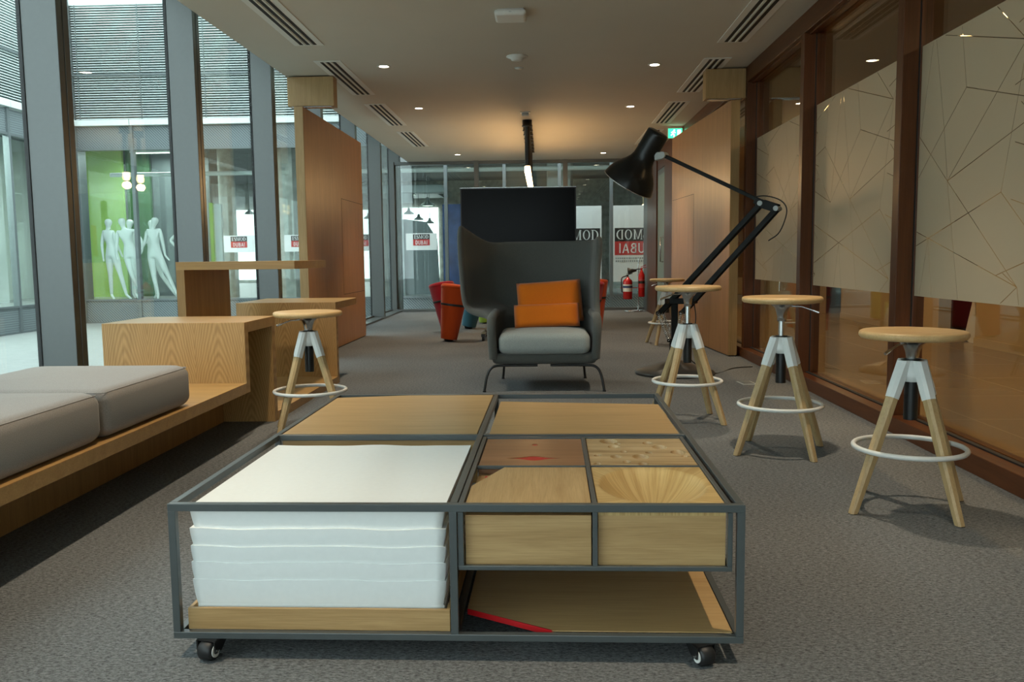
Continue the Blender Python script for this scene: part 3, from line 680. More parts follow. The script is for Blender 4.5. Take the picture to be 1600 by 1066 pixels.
for k, (x, y, z, sc) in enumerate(((-8.09, 5.0, 2.32, .7), (-7.17, 5.0, 2.12, .7), (-4.78, 5.0, 2.15, .7), (-3.67, 5.0, 2.26, .75), (-3.4, 5.0, 2.1, .7), (-3.1, 5.0, 2.0, .65), (-3.42, 3.5, 2.66, 1.0), (-2.95, 3.5, 2.38, 1.0))):
    t = thing('shop_pendant', 'grey dish pendant hanging in the shop, ' + ['first from the green end', 'second from the green end', 'third from the green end', 'fourth from the green end', 'fifth from the green end', 'sixth from the green end', 'larger and higher one before the bright window', 'larger and lower one before the bright window'][k], 'pendant lamp', (x, FB + y, z), 0, 'pendants in the shop')
    MB().lathe([(.19 * sc, 0), (.16 * sc, .05 * sc), (.06 * sc, .12 * sc), (.045 * sc, .2 * sc), (.02 * sc, .22 * sc), (.0001, .22 * sc)], n=24).build('shade', 'duct_grey', t, solid=.006); MB().cyl((0, 0, .22 * sc), (0, 0, 3.95 - z), .006, n=6).build('cord', 'facade_metal', t)
    if sc == 1.0: MB().lathe([(.0001, .01), (.175, .01)], n=24).build('lit_disc', 'exit_white', t)
# strip lights of the shop
for k, (x, y) in enumerate(((-9.0, 1.6), (-6.0, 6.0), (-3.0, 6.5), (0.2, 4.0))):
    t = thing('shop_strip_light', 'white strip light under the shop ceiling, %s from the green end' % ordn[k], 'ceiling light', (x, FB + y, 3.6), 0, 'strip lights in the shop')
    box('housing', -.7, .7, -.05, .05, 0, .06, 'facade_white', t); box('tube', -.68, .68, -.03, .03, -.02, 0, 'exit_white', t)
    l = bpy.data.lights.new('strip_tube', 'AREA'); l.shape = 'RECTANGLE'; l.size = 1.3; l.size_y = .08; l.energy = 70; l.color = (.86, 1, .97)
    lo = bpy.data.objects.new('strip_tube', l); C.objects.link(lo); lo.parent = t; lo.location = (0, 0, -.03)
# name signs on the shop windows
def sign(x, k):
    t = thing('window_sign', 'white shop sign with black and red name box, %s from the green end' % ordn[k], 'sign', (x, FB - .075, 0), 0, 'name signs on the shop windows')
    box('board', -.335, .335, 0, .012, 1.225, 1.585, 'sign_white', t); box('black_box', -.18, .18, -.004, 0, 1.455, 1.565, 'sign_black', t); box('red_box', -.18, .18, -.004, 0, 1.325, 1.455, 'sign_red', t)
    lettering('ESMOD', serif_letter, -.155, .155, 1.47, 1.55, -.008).build('lettering', 'sign_white', t); lettering('DUBAI', sans_letter, -.13, .13, 1.345, 1.43, -.008).build('lettering', 'sign_white', t)
for k in range(4): sign(-6.6 + 1.327 * k, k)
def banner(x0, x1, mirror, label):
    t = thing('window_banner', label, 'banner', (0, FB - .075, 0), 0, 'tall banners on the shop windows')
    box('cloth', x0, x1, 0, .012, .36, 2.12, 'sign_white', t); a, b_ = x0 + .03, x1 - .03
    box('black_box', a, b_, -.004, 0, 1.36, 1.645, 'sign_black', t); box('red_box', a, b_, -.004, 0, 1.07, 1.36, 'sign_red', t); box('hem', x0, x1, -.003, 0, .36, .5, 'teal_panel', t)
    lettering('ESMOD', serif_letter, a + .03, b_ - .03, 1.40, 1.61, -.008, mirror).build('lettering', 'sign_white', t); lettering('DUBAI', sans_letter, a + .08, b_ - .08, 1.11, 1.32, -.008, mirror).build('lettering', 'sign_white', t)
    m = MB(); random.seed(3)
    for r, z in enumerate((1.0, .94)):
        x = a + .02
        while x < b_ - .05:
            w = random.uniform(.02, .035); m.box(x, x + w, -.004, 0, z - .018, z + .018); x += w + .016
    m.build('small_print', 'duct_grey', t)
banner(.30, 1.25, False, 'tall white shop banner right beside the television')
banner(1.5, 2.45, True, 'tall white shop banner with mirrored name behind the fire extinguishers')
# left neighbour, running along the courtyard
box('corner_pier', -10.32, -10.08, -.16, .3, -.3, 6.62, 'facade_metal', fb)
fa = thing('courtyard_building', 'glazed building with louvres on the far side of the courtyard', 'building', (-10.1, 0, 0))
ya = [-2 + 1.64 * k for k in range(13)]; ya[-1] = 18.25
for k in range(len(ya) - 1):
    a, b_ = ya[k], ya[k + 1]
    box('sill_panel', -.02, .02, a + .02, b_ - .02, -.27, .19, 'perforated_metal', fa); box('head_panel', -.02, .02, a + .02, b_ - .02, 3.5, 3.95, 'perforated_metal', fa)
    box('glass_pane', -.006, .006, a + .03, b_ - .03, .23, 3.45, 'far_glass', fa); box('cornice', -.05, .12, a + .008, b_ - .008, 3.97, 4.09, 'facade_white', fa)
for y in ya: box('mullion', -.06, .06, y - .035, y + .035, -.3, 3.97, 'facade_metal', fa)
for z0, z1 in ((.19, .23), (3.45, 3.5), (-.3, -.27)): box('rail', -.06, .05, -2, 18.3, z0, z1, 'facade_metal', fa)
box('wall', -.3, -.12, -2, 18.3, 3.97, 6.62, 'louvre_back', fa); box('parapet', -.12, .05, -2, 18.3, 6.5, 6.62, 'facade_white', fa)
s2 = MB().add([(.05, -2, 0), (.05, 18.3, 0), (-.05, 18.3, .022), (-.05, -2, .022), (.05, -2, .012), (.05, 18.3, .012), (-.05, 18.3, .034), (-.05, -2, .034)], [(0, 3, 2, 1), (4, 5, 6, 7), (0, 1, 5, 4), (1, 2, 6, 5), (2, 3, 7, 6), (3, 0, 4, 7)]).mesh('slat'); s2.materials.append(M['louvre'])
for k in range(46):
    o = put('slat', s2, fa); o.location = (0, 0, 4.11 + .052 * k)
box('tie_rod', .06, .09, -2, 18.3, 5.02, 5.06, 'facade_metal', fa)
box('room_floor', -5, -.06, -2, 18.3, .0, .19, 'shop_floor', fa); box('room_ceiling', -5, -.3, -2, 18.3, 3.95, 4.1, 'facade_white', fa); box('room_back_wall', -5.1, -5, -2, 18.3, 0, 4, 'facade_white', fa)
box('room_partition', -1.7, -1.6, 12.0, 18.3, .19, 3.4, 'facade_white', fa); box('dark_post', -1.2, -1.1, 15.2, 15.35, .19, 2.6, 'facade_metal', fa); box('wall_poster', -1.6, -1.58, 14.9, 15.2, 1.2, 2.0, 'art_red', fa)
for k, y in enumerate((4.0, 9.0, 14.0)):  # added to brighten the rooms behind the courtyard glass
    t = thing('courtyard_fill_light', 'added white ceiling light brightening the courtyard building, %s along' % ordn[k], 'ceiling light', (-11.0, y, 3.8), 0, 'added lights in the courtyard building')
    box('housing', -.1, .1, -.7, .7, 0, .06, 'facade_white', t); box('tube', -.08, .08, -.68, .68, -.02, 0, 'exit_white', t)
    l = bpy.data.lights.new('strip_tube', 'AREA'); l.shape = 'RECTANGLE'; l.size = .15; l.size_y = 1.3; l.energy = 230; l.color = (.86, 1, .97)
    lo = bpy.data.objects.new('strip_tube', l); C.objects.link(lo); lo.parent = t; lo.location = (0, 0, -.03)

# ------------------------------------------------------------------ mannequins: skinned skeletons
def skin_body(name, chains, radii_default=.05):
    """chains: list of [(x,y,z,r),...]; the first point of later chains may repeat an existing point to join it"""
    vs = []; rs = []; es = []; idx = {}
    def vid(p):
        k = (round(p[0], 4), round(p[1], 4), round(p[2], 4))
        if k not in idx: idx[k] = len(vs); vs.append(k); rs.append(p[3])
        return idx[k]
    for ch in chains:
        q = [vid(p) for p in ch]
        es += list(zip(q[:-1], q[1:]))
    me = bpy.data.meshes.new(name); me.from_pydata(vs, es, []); me.update()
    o = bpy.data.objects.new(name, me); C.objects.link(o)
    md = o.modifiers.new('skin', 'SKIN'); md.use_smooth_shade = True
    for i, r in enumerate(rs):
        d = me.skin_vertices[0].data[i]; d.radius = (r, r); d.use_root = (i == 0)
    sb = o.modifiers.new('sub', 'SUBSURF'); sb.levels = 2; sb.render_levels = 2
    dg = bpy.context.evaluated_depsgraph_get(); me2 = bpy.data.meshes.new_from_object(o.evaluated_get(dg))
    bpy.data.objects.remove(o, do_unlink=True)
    return me2
def mannequin(label, ox, oy, pts, scale=1.92 / 895, flip=False):
    """pts in photo-like coordinates: x right, z up from the feet, in 1/497 m; y depth in m"""
    P = {}
    for k, v in pts.items():
        x, z = v[0], v[1]; y = v[2] if len(v) > 2 else 0.0
        P[k] = (x * scale, y, z * scale)
    p = lambda k, r: (*P[k], r)
    def mid(a, b, r, f=.5): return tuple(P[a][i] * (1 - f) + P[b][i] * f for i in range(3)) + (r,)
    pel = p('pelvis', .118); wa = p('waist', .092); ch = p('chest', .125); nk = p('neck', .046)
    hb = mid('neck', 'head', .052, .42); hd = p('head', .098); ht = (P['head'][0], P['head'][1], P['head'][2] + .085, .06)
    chains = [[pel, wa, ch, mid('chest', 'neck', .075, .62), nk, hb, hd, ht]]
    for s in 'lr':
        if s + 'hip' in P: chains.append([pel, p(s + 'hip', .098), mid(s + 'hip', s + 'knee', .080), p(s + 'knee', .05), mid(s + 'knee', s + 'ank', .05, .35), p(s + 'ank', .031), p(s + 'toe', .024)])
        if s + 'sh' in P: chains.append([ch, p(s + 'sh', .05), p(s + 'elb', .036), mid(s + 'elb', s + 'wr', .034, .3), p(s + 'wr', .023), p(s + 'hand', .018)])
    me = skin_body('mannequin', chains); me.materials.clear(); me.materials.append(M['mannequin_white'])
    o = bpy.data.objects.new('mannequin', me); C.objects.link(o); o.location = (ox, oy, .235)
    zmin = min(v.co.z for v in me.vertices); o.location.z = .192 - zmin
    tag(o, label, 'mannequin', 'white mannequins in the shop window')
    return o
YM = FB + .55
def ax(px): return (px / 7.107 + 140 - 848) / 1333 * YM      # window position of a figure
def mpose(x0, d):  # convert picture sketch to local units, feet line at 955
    return {k: ((v[0] - x0), (955 - v[1]), *(v[2:])) for k, v in d.items()}
mannequin('leftmost white mannequin striding before the green wall', ax(200), YM, mpose(200, dict(head=(168, 142), neck=(162, 208), chest=(160, 270), waist=(185, 375), pelvis=(185, 450), lhip=(158, 490), lknee=(158, 690, .0), lank=(148, 905, .05), ltoe=(200, 950, -.05), rhip=(218, 490), rknee=(275, 690, -.03), rank=(325, 905, -.02), rtoe=(390, 948, -.08), lsh=(112, 240), lelb=(95, 380, -.04), lwr=(112, 510, -.08), lhand=(120, 552, -.1), rsh=(212, 245), relb=(235, 380, .05), rwr=(262, 470, .1), rhand=(275, 510, .12))))
mannequin('white mannequin with crossed legs, second from the green wall', ax(400), YM - .05, mpose(400, dict(head=(335, 135), neck=(352, 205), chest=(370, 270), waist=(395, 375), pelvis=(412, 455), lhip=(375, 495), lknee=(425, 690, -.06), lank=(500, 895, .02), ltoe=(520, 945, -.02), rhip=(455, 495), rknee=(445, 700, .03), rank=(432, 895, .06), rtoe=(485, 950, -.03), lsh=(285, 235), lelb=(275, 385, -.03), lwr=(278, 500, -.08), lhand=(300, 552, -.1), rsh=(460, 225), relb=(525, 330, .04), rwr=(540, 430, .0), rhand=(512, 515, -.05))))
mannequin('white mannequin looking right with one leg stretched out, beside the window mullion', ax(700), YM - .03, mpose(700, dict(head=(705, 128), neck=(676, 205), chest=(688, 270), waist=(692, 375), pelvis=(682, 455), lhip=(648, 495), lknee=(662, 720, .0), lank=(695, 900, .02), ltoe=(705, 948, -.06), rhip=(722, 495), rknee=(818, 710, .0), rank=(885, 890, .03), rtoe=(935, 948, -.05), lsh=(622, 230), lelb=(585, 360, -.02), lwr=(530, 460, -.05), lhand=(515, 515, -.06), rsh=(752, 230), relb=(778, 370, .0), rwr=(800, 490, -.03), rhand=(848, 545, -.05))))
mannequin('white mannequin leaning behind the two left ones', ax(300), YM + .55, mpose(300, dict(head=(280, 130), neck=(262, 205), chest=(255, 275), waist=(280, 375), pelvis=(300, 450), lhip=(275, 490), lknee=(290, 690), lank=(275, 900), ltoe=(310, 945, -.05), rhip=(335, 490), rknee=(350, 690), rank=(305, 895, .1), rtoe=(330, 940, .05), lsh=(210, 240), lelb=(220, 370), lwr=(255, 470), lhand=(275, 510), rsh=(305, 245), relb=(320, 380), rwr=(330, 490), rhand=(335, 530))))
mannequin('white mannequin half hidden behind the window mullion', ax(545), YM + .5, mpose(545, dict(head=(545, 140), neck=(535, 205), chest=(530, 275), waist=(540, 375), pelvis=(545, 450), lhip=(520, 490), lknee=(540, 690), lank=(560, 900), ltoe=(545, 945, -.06), rhip=(580, 490), rknee=(620, 690), rank=(745, 880), rtoe=(800, 935, -.05), lsh=(480, 240), lelb=(470, 340), lwr=(520, 350), lhand=(545, 345), rsh=(590, 240), relb=(600, 380), rwr=(605, 490), rhand=(610, 530))))
mannequin('white mannequin with hand on hip, nearest the wide grey mullion', ax(950), YM + .3, mpose(990, dict(head=(985, 150), neck=(985, 210), chest=(985, 275), waist=(980, 375), pelvis=(985, 455), lhip=(955, 495), lknee=(950, 700), lank=(945, 900), ltoe=(950, 945, -.06), rhip=(1020, 495), rknee=(1030, 700), rank=(1035, 900), rtoe=(1040, 945, -.06), lsh=(930, 250), lelb=(845, 325), lwr=(905, 405), lhand=(945, 410, -.05), rsh=(1040, 250), relb=(1060, 380), rwr=(1050, 490), rhand=(1050, 530))))
# ------------------------------------------------------------------ low mobile table
TT = thing('mobile_table', 'low dark steel framed table on casters with oak insets', 'table', (-.231, 3.02, 0), -.0095)
T_ = .02
def rail(x0, x1, y0, y1, z0, z1, name='rail'): return box(name, x0, x1, y0, y1, z0, z1, 'frame_teal', TT, .0015)
for z in (.40, .055):
    z1 = z + (.02 if z > .2 else .018)
    rail(-.746, .746, -.89, -.87, z, z1); rail(-.746, .746, .87, .89, z, z1)
    rail(-.746, -.726, -.87, .87, z, z1); rail(.726, .746, -.87, .87, z, z1); rail(-.008, .012, -.87, .87, z, z1)
rail(-.726, -.008, -.03, -.01, .40, .42); rail(.012, .726, -.03, -.01, .40, .42)
for x in (-.746, -.008, .726):
    for y in (-.89, -.02, .87): rail(x, x + .02, y, y + .02, .073, .40, 'post')
# hanging inner tray
for x0, x1, y0, y1, z0, z1 in ((.0135, .716, -.885, -.872, .244, .256), (.0135, .716, -.055, -.042, .244, .256), (.0135, .028, -.872, -.055, .244, .256), (.7035, .716, -.872, -.055, .244, .256),
        (.0135, .0285, -.885, -.87, .256, .398), (.7035, .716, -.885, -.87, .256, .398), (.3605, .3735, -.885, -.872, .256, .40), (.0135, .028, -.055, -.042, .256, .41), (.7035, .716, -.055, -.042, .256, .41),
        (.3605, .3735, -.87, -.055, .405, .416), (.028, .7035, -.4655, -.4565, .405, .416), (.0135, .028, -.87, -.042, .403, .417), (.7035, .716, -.87, -.042, .403, .417), (.028, .7035, -.058, -.042, .405, .417)):
    rail(x0, x1, y0, y1, z0, z1, 'tray_bar')
rail(.0135, .716, -.872, -.055, .246, .250, 'tray_floor')
def caster(x, y, rz):
    c = bpy.data.objects.new('caster', None); C.objects.link(c); c.parent = TT; c.location = (x, y, 0); c.rotation_euler = (0, 0, rz)
    MB().lathe([(.0001, -.021), (.021, -.021), (.0258, -.015), (.0264, 0), (.0258, .015), (.021, .021), (.0001, .021)], (0, 0, .0265), (1, 0, 0), 32).build('wheel', 'rubber_black', c)
    for sx in (-1, 1): MB().cyl((sx * .0205, 0, .0265), (sx * .0235, 0, .0265), .017, n=24).build('hub_cap', 'white_paint', c)
    MB().prism([(-.03, -.01), (.03, -.01), (.03, .055), (-.03, .055)], .0535, .055).build('top_plate', 'black_plastic', c)
    for sx in (-1, 1):
        m = MB(); m.add([(sx * .0245, -.012, .055), (sx * .0245, .05, .055), (sx * .0245, .014, .022), (sx * .0245, -.01, .022), (sx * .029, -.012, .055), (sx * .029, .05, .055), (sx * .029, .014, .022), (sx * .029, -.01, .022)], [(0, 1, 2, 3), (7, 6, 5, 4), (0, 4, 5, 1), (1, 5, 6, 2), (2, 6, 7, 3), (3, 7, 4, 0)]); m.build('fork_plate', 'black_plastic', c)
    MB().cyl((-.034, 0, .0265), (.034, 0, .0265), .0045, n=10).build('axle_bolt', 'chrome', c)
caster(-.652, -.893, math.radians(-14)); caster(.645, -.893, math.radians(24)); caster(-.65, .83, .4); caster(.65, .83, -.3)

def in_table(name, label, cat, group=None):
    return thing(name, label, cat, (-.231, 3.02, 0), -.0095, group)
# oak lids at the back
t = in_table('inset_board', 'flat oak board in the rear window-side bay of the mobile table', 'board', 'loose oak boards of the mobile table')
MB().prism([(-.722, -.006), (-.012, -.006), (-.012, .864), (-.40, .864), (-.722, .80)], .402, .419).build('board', 'table_oak', t, .0015); box('box_front', -.72, -.012, -.008, .004, .24, .398, 'table_oak_front', t)
t = in_table('inset_board', 'flat oak board lying askew in the rear bay on the stool side of the table', 'board', 'loose oak boards of the mobile table')
MB().prism([(.03, -.004), (.715, -.004), (.715, .64), (.03, .725)], .395, .412).build('board', 'table_oak', t, .0015)
t = in_table('oak_shelf_board', 'oak board with a red slanted corner edge on the table bottom', 'board')
MB().prism([(.02, -.735), (.256, -.869), (.722, -.869), (.722, -.06), (.02, -.06)], .0735, .0765).build('board', 'table_oak', t, .001)
MB().add([(.02, -.737, .062), (.253, -.869, .062), (.253, -.869, .077), (.02, -.7355, .077), (.03, -.731, .062), (.262, -.862, .062), (.257, -.867, .077), (.022, -.7345, .077)], [(0, 1, 2, 3), (7, 6, 5, 4), (0, 4, 5, 1), (3, 2, 6, 7), (0, 3, 7, 4), (1, 5, 6, 2)]).build('red_edge', 'red_paint', t, label='red painted slanted edge')
# blocks in the tray
def blk(label, x0, x1, y0, y1, front):
    t = in_table('oak_block', label, 'wooden block', 'four inset blocks of the mobile table')
    box('body', x0 + .002, x1 - .002, y0 + .002, y1 - .002, .2502, .385, front, t, .001); return t
XL, XM0, XM1, XR = .0295, .3602, .3738, .7032; YF, YH0, YH1, YB = -.869, -.4665, -.4555, -.06
ZT = .4125
t = blk('brown block with red diamond and eye-shaped cut-outs in the mobile table', XL, XM0, YH1, YB, 'table_oak_front')
cuts = []
dcx, dcy = .200, -.352
n = 24; poly = []
for k in range(n):
    a = 2 * PI * k / n; c_, s_ = math.cos(a), math.sin(a)
    poly.append((dcx + .087 * c_ * abs(c_) ** 1.2, dcy + .031 * s_ * abs(s_) ** .1 * (1 - abs(c_) ** 1.4 * .55)))
ang = [(dcx + .09, dcy), (dcx + .045, dcy + .011), (dcx + .012, dcy + .029), (dcx, dcy + .031), (dcx - .012, dcy + .029), (dcx - .045, dcy + .011), (dcx - .09, dcy), (dcx - .045, dcy - .011), (dcx - .012, dcy - .029), (dcx, dcy - .031), (dcx + .012, dcy - .029), (dcx + .045, dcy - .011)]
circ = [(dcx + .011 * math.cos(2 * PI * k / 20), -.158 + .014 * math.sin(2 * PI * k / 20)) for k in range(20)]
cdt_plate((XL + .002, XM0 - .002, YH1 + .002, YB - .002), [ang, circ], .3855, ZT, 'z').build('lid', 'table_walnut', t)
box('red_insert', dcx - .1, dcx + .1, dcy - .04, -.13, .3852, ZT - .0025, 'red_paint', t, label='red insert showing through the cut-outs')
t = blk('pale striped block with many small carved dimples in the mobile table', XM1, XR, YH1, YB, 'table_oak_front')
HO = [(.216, 2.938, .031), (.244, 2.878, .011), (.228, 2.832, .02), (.347, 2.886, .018), (.38, 2.826, .025), (.256, 2.756, .012), (.335, 2.744, .012), (.431, 2.748, .025), (.225, 2.688, .019), (.303, 2.687, .027), (.168, 2.706, .013), (.444, 2.694, .011), (.254, 2.62, .013), (.161, 2.593, .013), (.302, 2.592, .016)]
cuts = []; N_ = 22
for hx, hy, r in HO:
    cx, cy = hx + .2365, hy - 3.02; ry = r * 1.25
    cy = min(max(cy, YH1 + .004 + ry), YB - .004 - ry)
    cuts.append([(cx + r * math.cos(2 * PI * k / N_), cy + ry * math.sin(2 * PI * k / N_)) for k in range(N_)])
    d = min(r * .95, .024); loops = []
    for j in range(6):
        a = j / 5 * PI / 2; loops.append([(cx + r * math.cos(a) * math.cos(2 * PI * k / N_) + 1e-5 * math.cos(2 * PI * k / N_), cy + ry * math.cos(a) * math.sin(2 * PI * k / N_) + 1e-5 * math.sin(2 * PI * k / N_), ZT - d * math.sin(a)) for k in range(N_)])
    cup = MB(); cup.rings(loops, cap=False); cup.build('dimple', 'table_zebra', t)
cdt_plate((XM1 + .002, XR - .002, YH1 + .002, YB - .002), cuts, .3955, ZT, 'z').build('lid', 'table_zebra', t)
t = blk('oak block with one corner cut off showing red inside in the mobile table', XL, XM0, YF, YH0, 'table_oak_front')
MB().prism([(XL + .002, YF + .002), (XM0 - .002, YF + .002), (XM0 - .002, YH0 - .002), (.112, YH0 - .002), (XL + .002, -.682)], .3995, ZT).build('lid', 'table_figured', t, .001)
MB().prism([(XL + .012, -.66), (.085, YH0 - .012), (XL + .012, YH0 - .012)], .3852, .389).build('cavity_floor', 'table_oak', t); MB().prism([(XL + .028, -.615), (.072, YH0 - .06), (.06, YH0 - .045), (XL + .028, YH0 - .045)], .389, .396).build('red_insert', 'red_paint', t, label='red piece in the open corner')
t = blk('golden oak block with a wide carved bowl in the mobile table', XM1, XR, YF, YH0, 'table_oak_front')
radial_oak('bowl_oak', (.40, .255, .09), (.58, .415, .18), .527, -.78)
x0, x1, y0, y1 = XM1 + .002, XR - .002, YF + .002, YH0 - .002; G = 44; vs = []; fs = []
for j in range(G + 1):
    for i in range(G + 1):
        x = x0 + (x1 - x0) * i / G; y = y0 + (y1 - y0) * j / G
        u, v = (x - .5385) / .146, (y + .662) / .183; r = math.hypot(u, v)
        sx, sy = (x - .532) / .146, (y + .715) / .183; r2 = min(1, math.hypot(sx, sy) / 1.25)
        z = ZT - .058 * (max(0, 1 - r * r) ** .7) * (1 - .25 * r2)
        vs.append((x, y, z))
for j in range(G):
    for i in range(G): a = j * (G + 1) + i; fs.append((a, a + 1, a + G + 2, a + G + 1))
m = MB(); m.add(vs, fs, True)
nb = len(vs); rim = [i for i in range(G + 1)] + [j * (G + 1) + G for j in range(1, G + 1)] + [G * (G + 1) + i for i in range(G - 1, -1, -1)] + [j * (G + 1) for j in range(G - 1, 0, -1)]
m.add([vs[i] for i in rim] + [(vs[i][0], vs[i][1], .3852) for i in rim], [(k, k + len(rim), (k + 1) % len(rim) + len(rim), (k + 1) % len(rim)) for k in range(len(rim))])
bb = t.children[0]; bb.data = MB().box(XM1 + .002, XR - .002, YF + .002, YH0 - .002, .2502, .345).mesh('body'); bb.data.materials.append(M['table_oak_front'])
box('rim_strip', x0, x1, y0, y0 + .004, .345, .3852, 'table_oak_front', t); box('rim_strip', x0, x1, y1 - .004, y1, .345, .3852, 'table_oak_front', t)
m.build('carved_lid', 'bowl_oak', t)
# paper tray and bundles
t = in_table('paper_tray', 'shallow oak tray under the stack of white paper', 'tray')
box('tray_base', -.706, -.016, -.862, -.11, .0735, .084, 'table_oak_front', t)
box('tray_front', -.712, -.012, -.872, -.862, .0735, .132, 'table_oak_front', t, .001); box('tray_back', -.712, -.012, -.11, -.10, .0735, .132, 'table_oak_front', t, .001)
box('tray_side', -.712, -.702, -.862, -.11, .0735, .132, 'table_oak_front', t, .001); box('tray_side', -.022, -.012, -.862, -.11, .0735, .132, 'table_oak_front', t, .001)
PZ = [.0845, .137, .2035, .2512, .2953, .3435, .402]
nm = ['lowest', 'second lowest', 'third lowest', 'middle', 'second from top', 'topmost']
nl = len(PZ) - 1
for k in range(nl):
    random.seed(20 + k); z0, z1 = PZ[k], PZ[k + 1]; rows = 7; loops = []
    l0 = -.698; wob = random.uniform(-.002, .002)
    prof = [(-.006, -.004), (-.007, .004), (-.001, .005), (-.001, .005), (-.003, .006), (-.008, .004)][k]
    nx = 26
    for r in range(rows):
        q = r / (rows - 1); b_ = math.sin(PI * q) * .0015 + (prof[0] * (1 - q) + prof[1] * q)
        L = -.698 - b_ * .8 + (0 if k else .003); Rr = -.026 + b_ * .8; F = -.856 - b_ * .5 + (0.0 if k else .002); Bk = -.118 + b_ * .4
        def zz(x, y):
            w = .0030 * math.sin(x * 17 + 1.3) + .0018 * math.sin(x * 31 + y * 3); top = z0 + (z1 - z0) * q
            env = (top - .0845) / .318
            return top + w * min(1, env * 2.2) * (.6 if k < nl - 1 or r < rows - 1 else .5)
        lp = [(L + (Rr - L) * i / nx, F, zz(L + (Rr - L) * i / nx, F)) for i in range(nx + 1)] + [(Rr, F + (Bk - F) * i / 10, zz(Rr, F + (Bk - F) * i / 10)) for i in range(1, 11)] + [(Rr - (Rr - L) * i / nx, Bk, zz(Rr - (Rr - L) * i / nx, Bk)) for i in range(1, nx + 1)] + [(L, Bk - (Bk - F) * i / 10, zz(L, Bk - (Bk - F) * i / 10)) for i in range(1, 10)]
        loops.append(lp)
    m = MB(); m.rings(loops, cap=False)
    if k == 0: m.add(loops[0], [tuple(range(len(loops[0]) - 1, -1, -1))])
    # top sheet
    lp = loops[-1]; gx, gy = nx, 10; top = []
    Lx, Rx = lp[0][0], lp[nx][0]; Fy, By = lp[0][1], lp[nx + 10][1]
    for j in range(gy + 1):
        for i in range(gx + 1): x = Lx + (Rx - Lx) * i / gx; y = Fy + (By - Fy) * j / gy; top.append((x, y, zz(x, y)))
    m.add(top, [(j * (gx + 1) + i, j * (gx + 1) + i + 1, (j + 1) * (gx + 1) + i + 1, (j + 1) * (gx + 1) + i) for j in range(gy) for i in range(gx)], True)
    o = m.build('paper_bundle', 'paper'); o.location = (-.231, 3.02, 0); o.rotation_euler = (0, 0, -.0095)
    tag(o, 'white paper bundle, %s in the stack on the oak tray' % nm[k], 'paper', 'paper bundles in the table')

# ------------------------------------------------------------------ bench ribbon, high table and cushions
XA, XB = -2.60, -1.75
def ribbon(name, label, pts, th, x0, x1, mats, cat, parts):
    t = thing(name, label, cat, (0, 0, 0))
    return t
t = thing('stepped_bench', 'long stepped oak bench unit running along the window wall', 'bench')
box('seat_plank', XA, XB, -1.6, 4.913, .27, .33, 'bench_oak_y', t, .0015)
box('riser', XA, XB, 4.913, 4.975, .27, .688, 'bench_oak_riser', t, .0015)
box('upper_shelf', XA, XB, 4.975, 5.49, .626, .688, 'bench_oak_y', t, .0015)
box('down_panel', XA, XB - .004, 5.43, 5.49, .0, .626, 'bench_oak_riser', t, .0015)
box('floor_plank', XA, XB, 5.49, 7.12, .0, .06, 'bench_oak_y', t, .0015)
box('second_riser', XA, XB, 7.12, 7.18, .0, .69, 'bench_oak_riser', t, .0015)
box('rear_shelf', XA, XB, 7.18, 7.93, .63, .69, 'bench_oak_y', t, .0015)
box('rear_leg', XA, XA + .06, 7.18, 7.93, .0, .63, 'bench_oak_riser', t, .0015)
box('kickboard', -2.13, -2.095, -1.6, 5.43, 0, .27, 'bench_oak_z', t)
t = thing('high_table', 'tall oak table shaped like an upturned L behind the bench step', 'table', (0, 0, 0))
oak('table_side_oak', (0.15, 0.075, 0.028), (0.23, 0.12, 0.048), 2, rough=0.45, scale=1.2)
box('side_leg', XA, XA + .06, 5.97, 6.84, .06, .985, 'bench_oak_z', t, .0015); box('top', XA, XB, 5.97, 6.84, .985, 1.043, 'bench_oak_y', t, .0015)
for y0, y1, w in ((3.337, 4.19, 'nearest the wooden step'), (2.47, 3.325, 'at the near end of the bench')):
    t = thing('seat_cushion', 'thick grey bench cushion ' + w, 'cushion', (0, 0, 0), 0, 'grey bench cushions')
    rbox(XA + .03, XB - .02, y0, y1, .332, .535, .05, puff=.014).build('pad', 'bench_fabric', t)
    pts = []
    for (cx, cy, a0) in ((XB - .02 - .035, y1 - .035, 0), (XA + .065, y1 - .035, PI / 2), (XA + .065, y0 + .035, PI), (XB - .055, y0 + .035, 1.5 * PI)):
        for k in range(6): a = a0 + PI / 2 * k / 5; pts.append((cx + (.035 - .0146 + .0) * math.cos(a), cy + (.035 - .0146) * math.sin(a), .5204))
    MB().tube(pts, .0022, 6, closed=True).build('piping', 'bench_fabric', t)

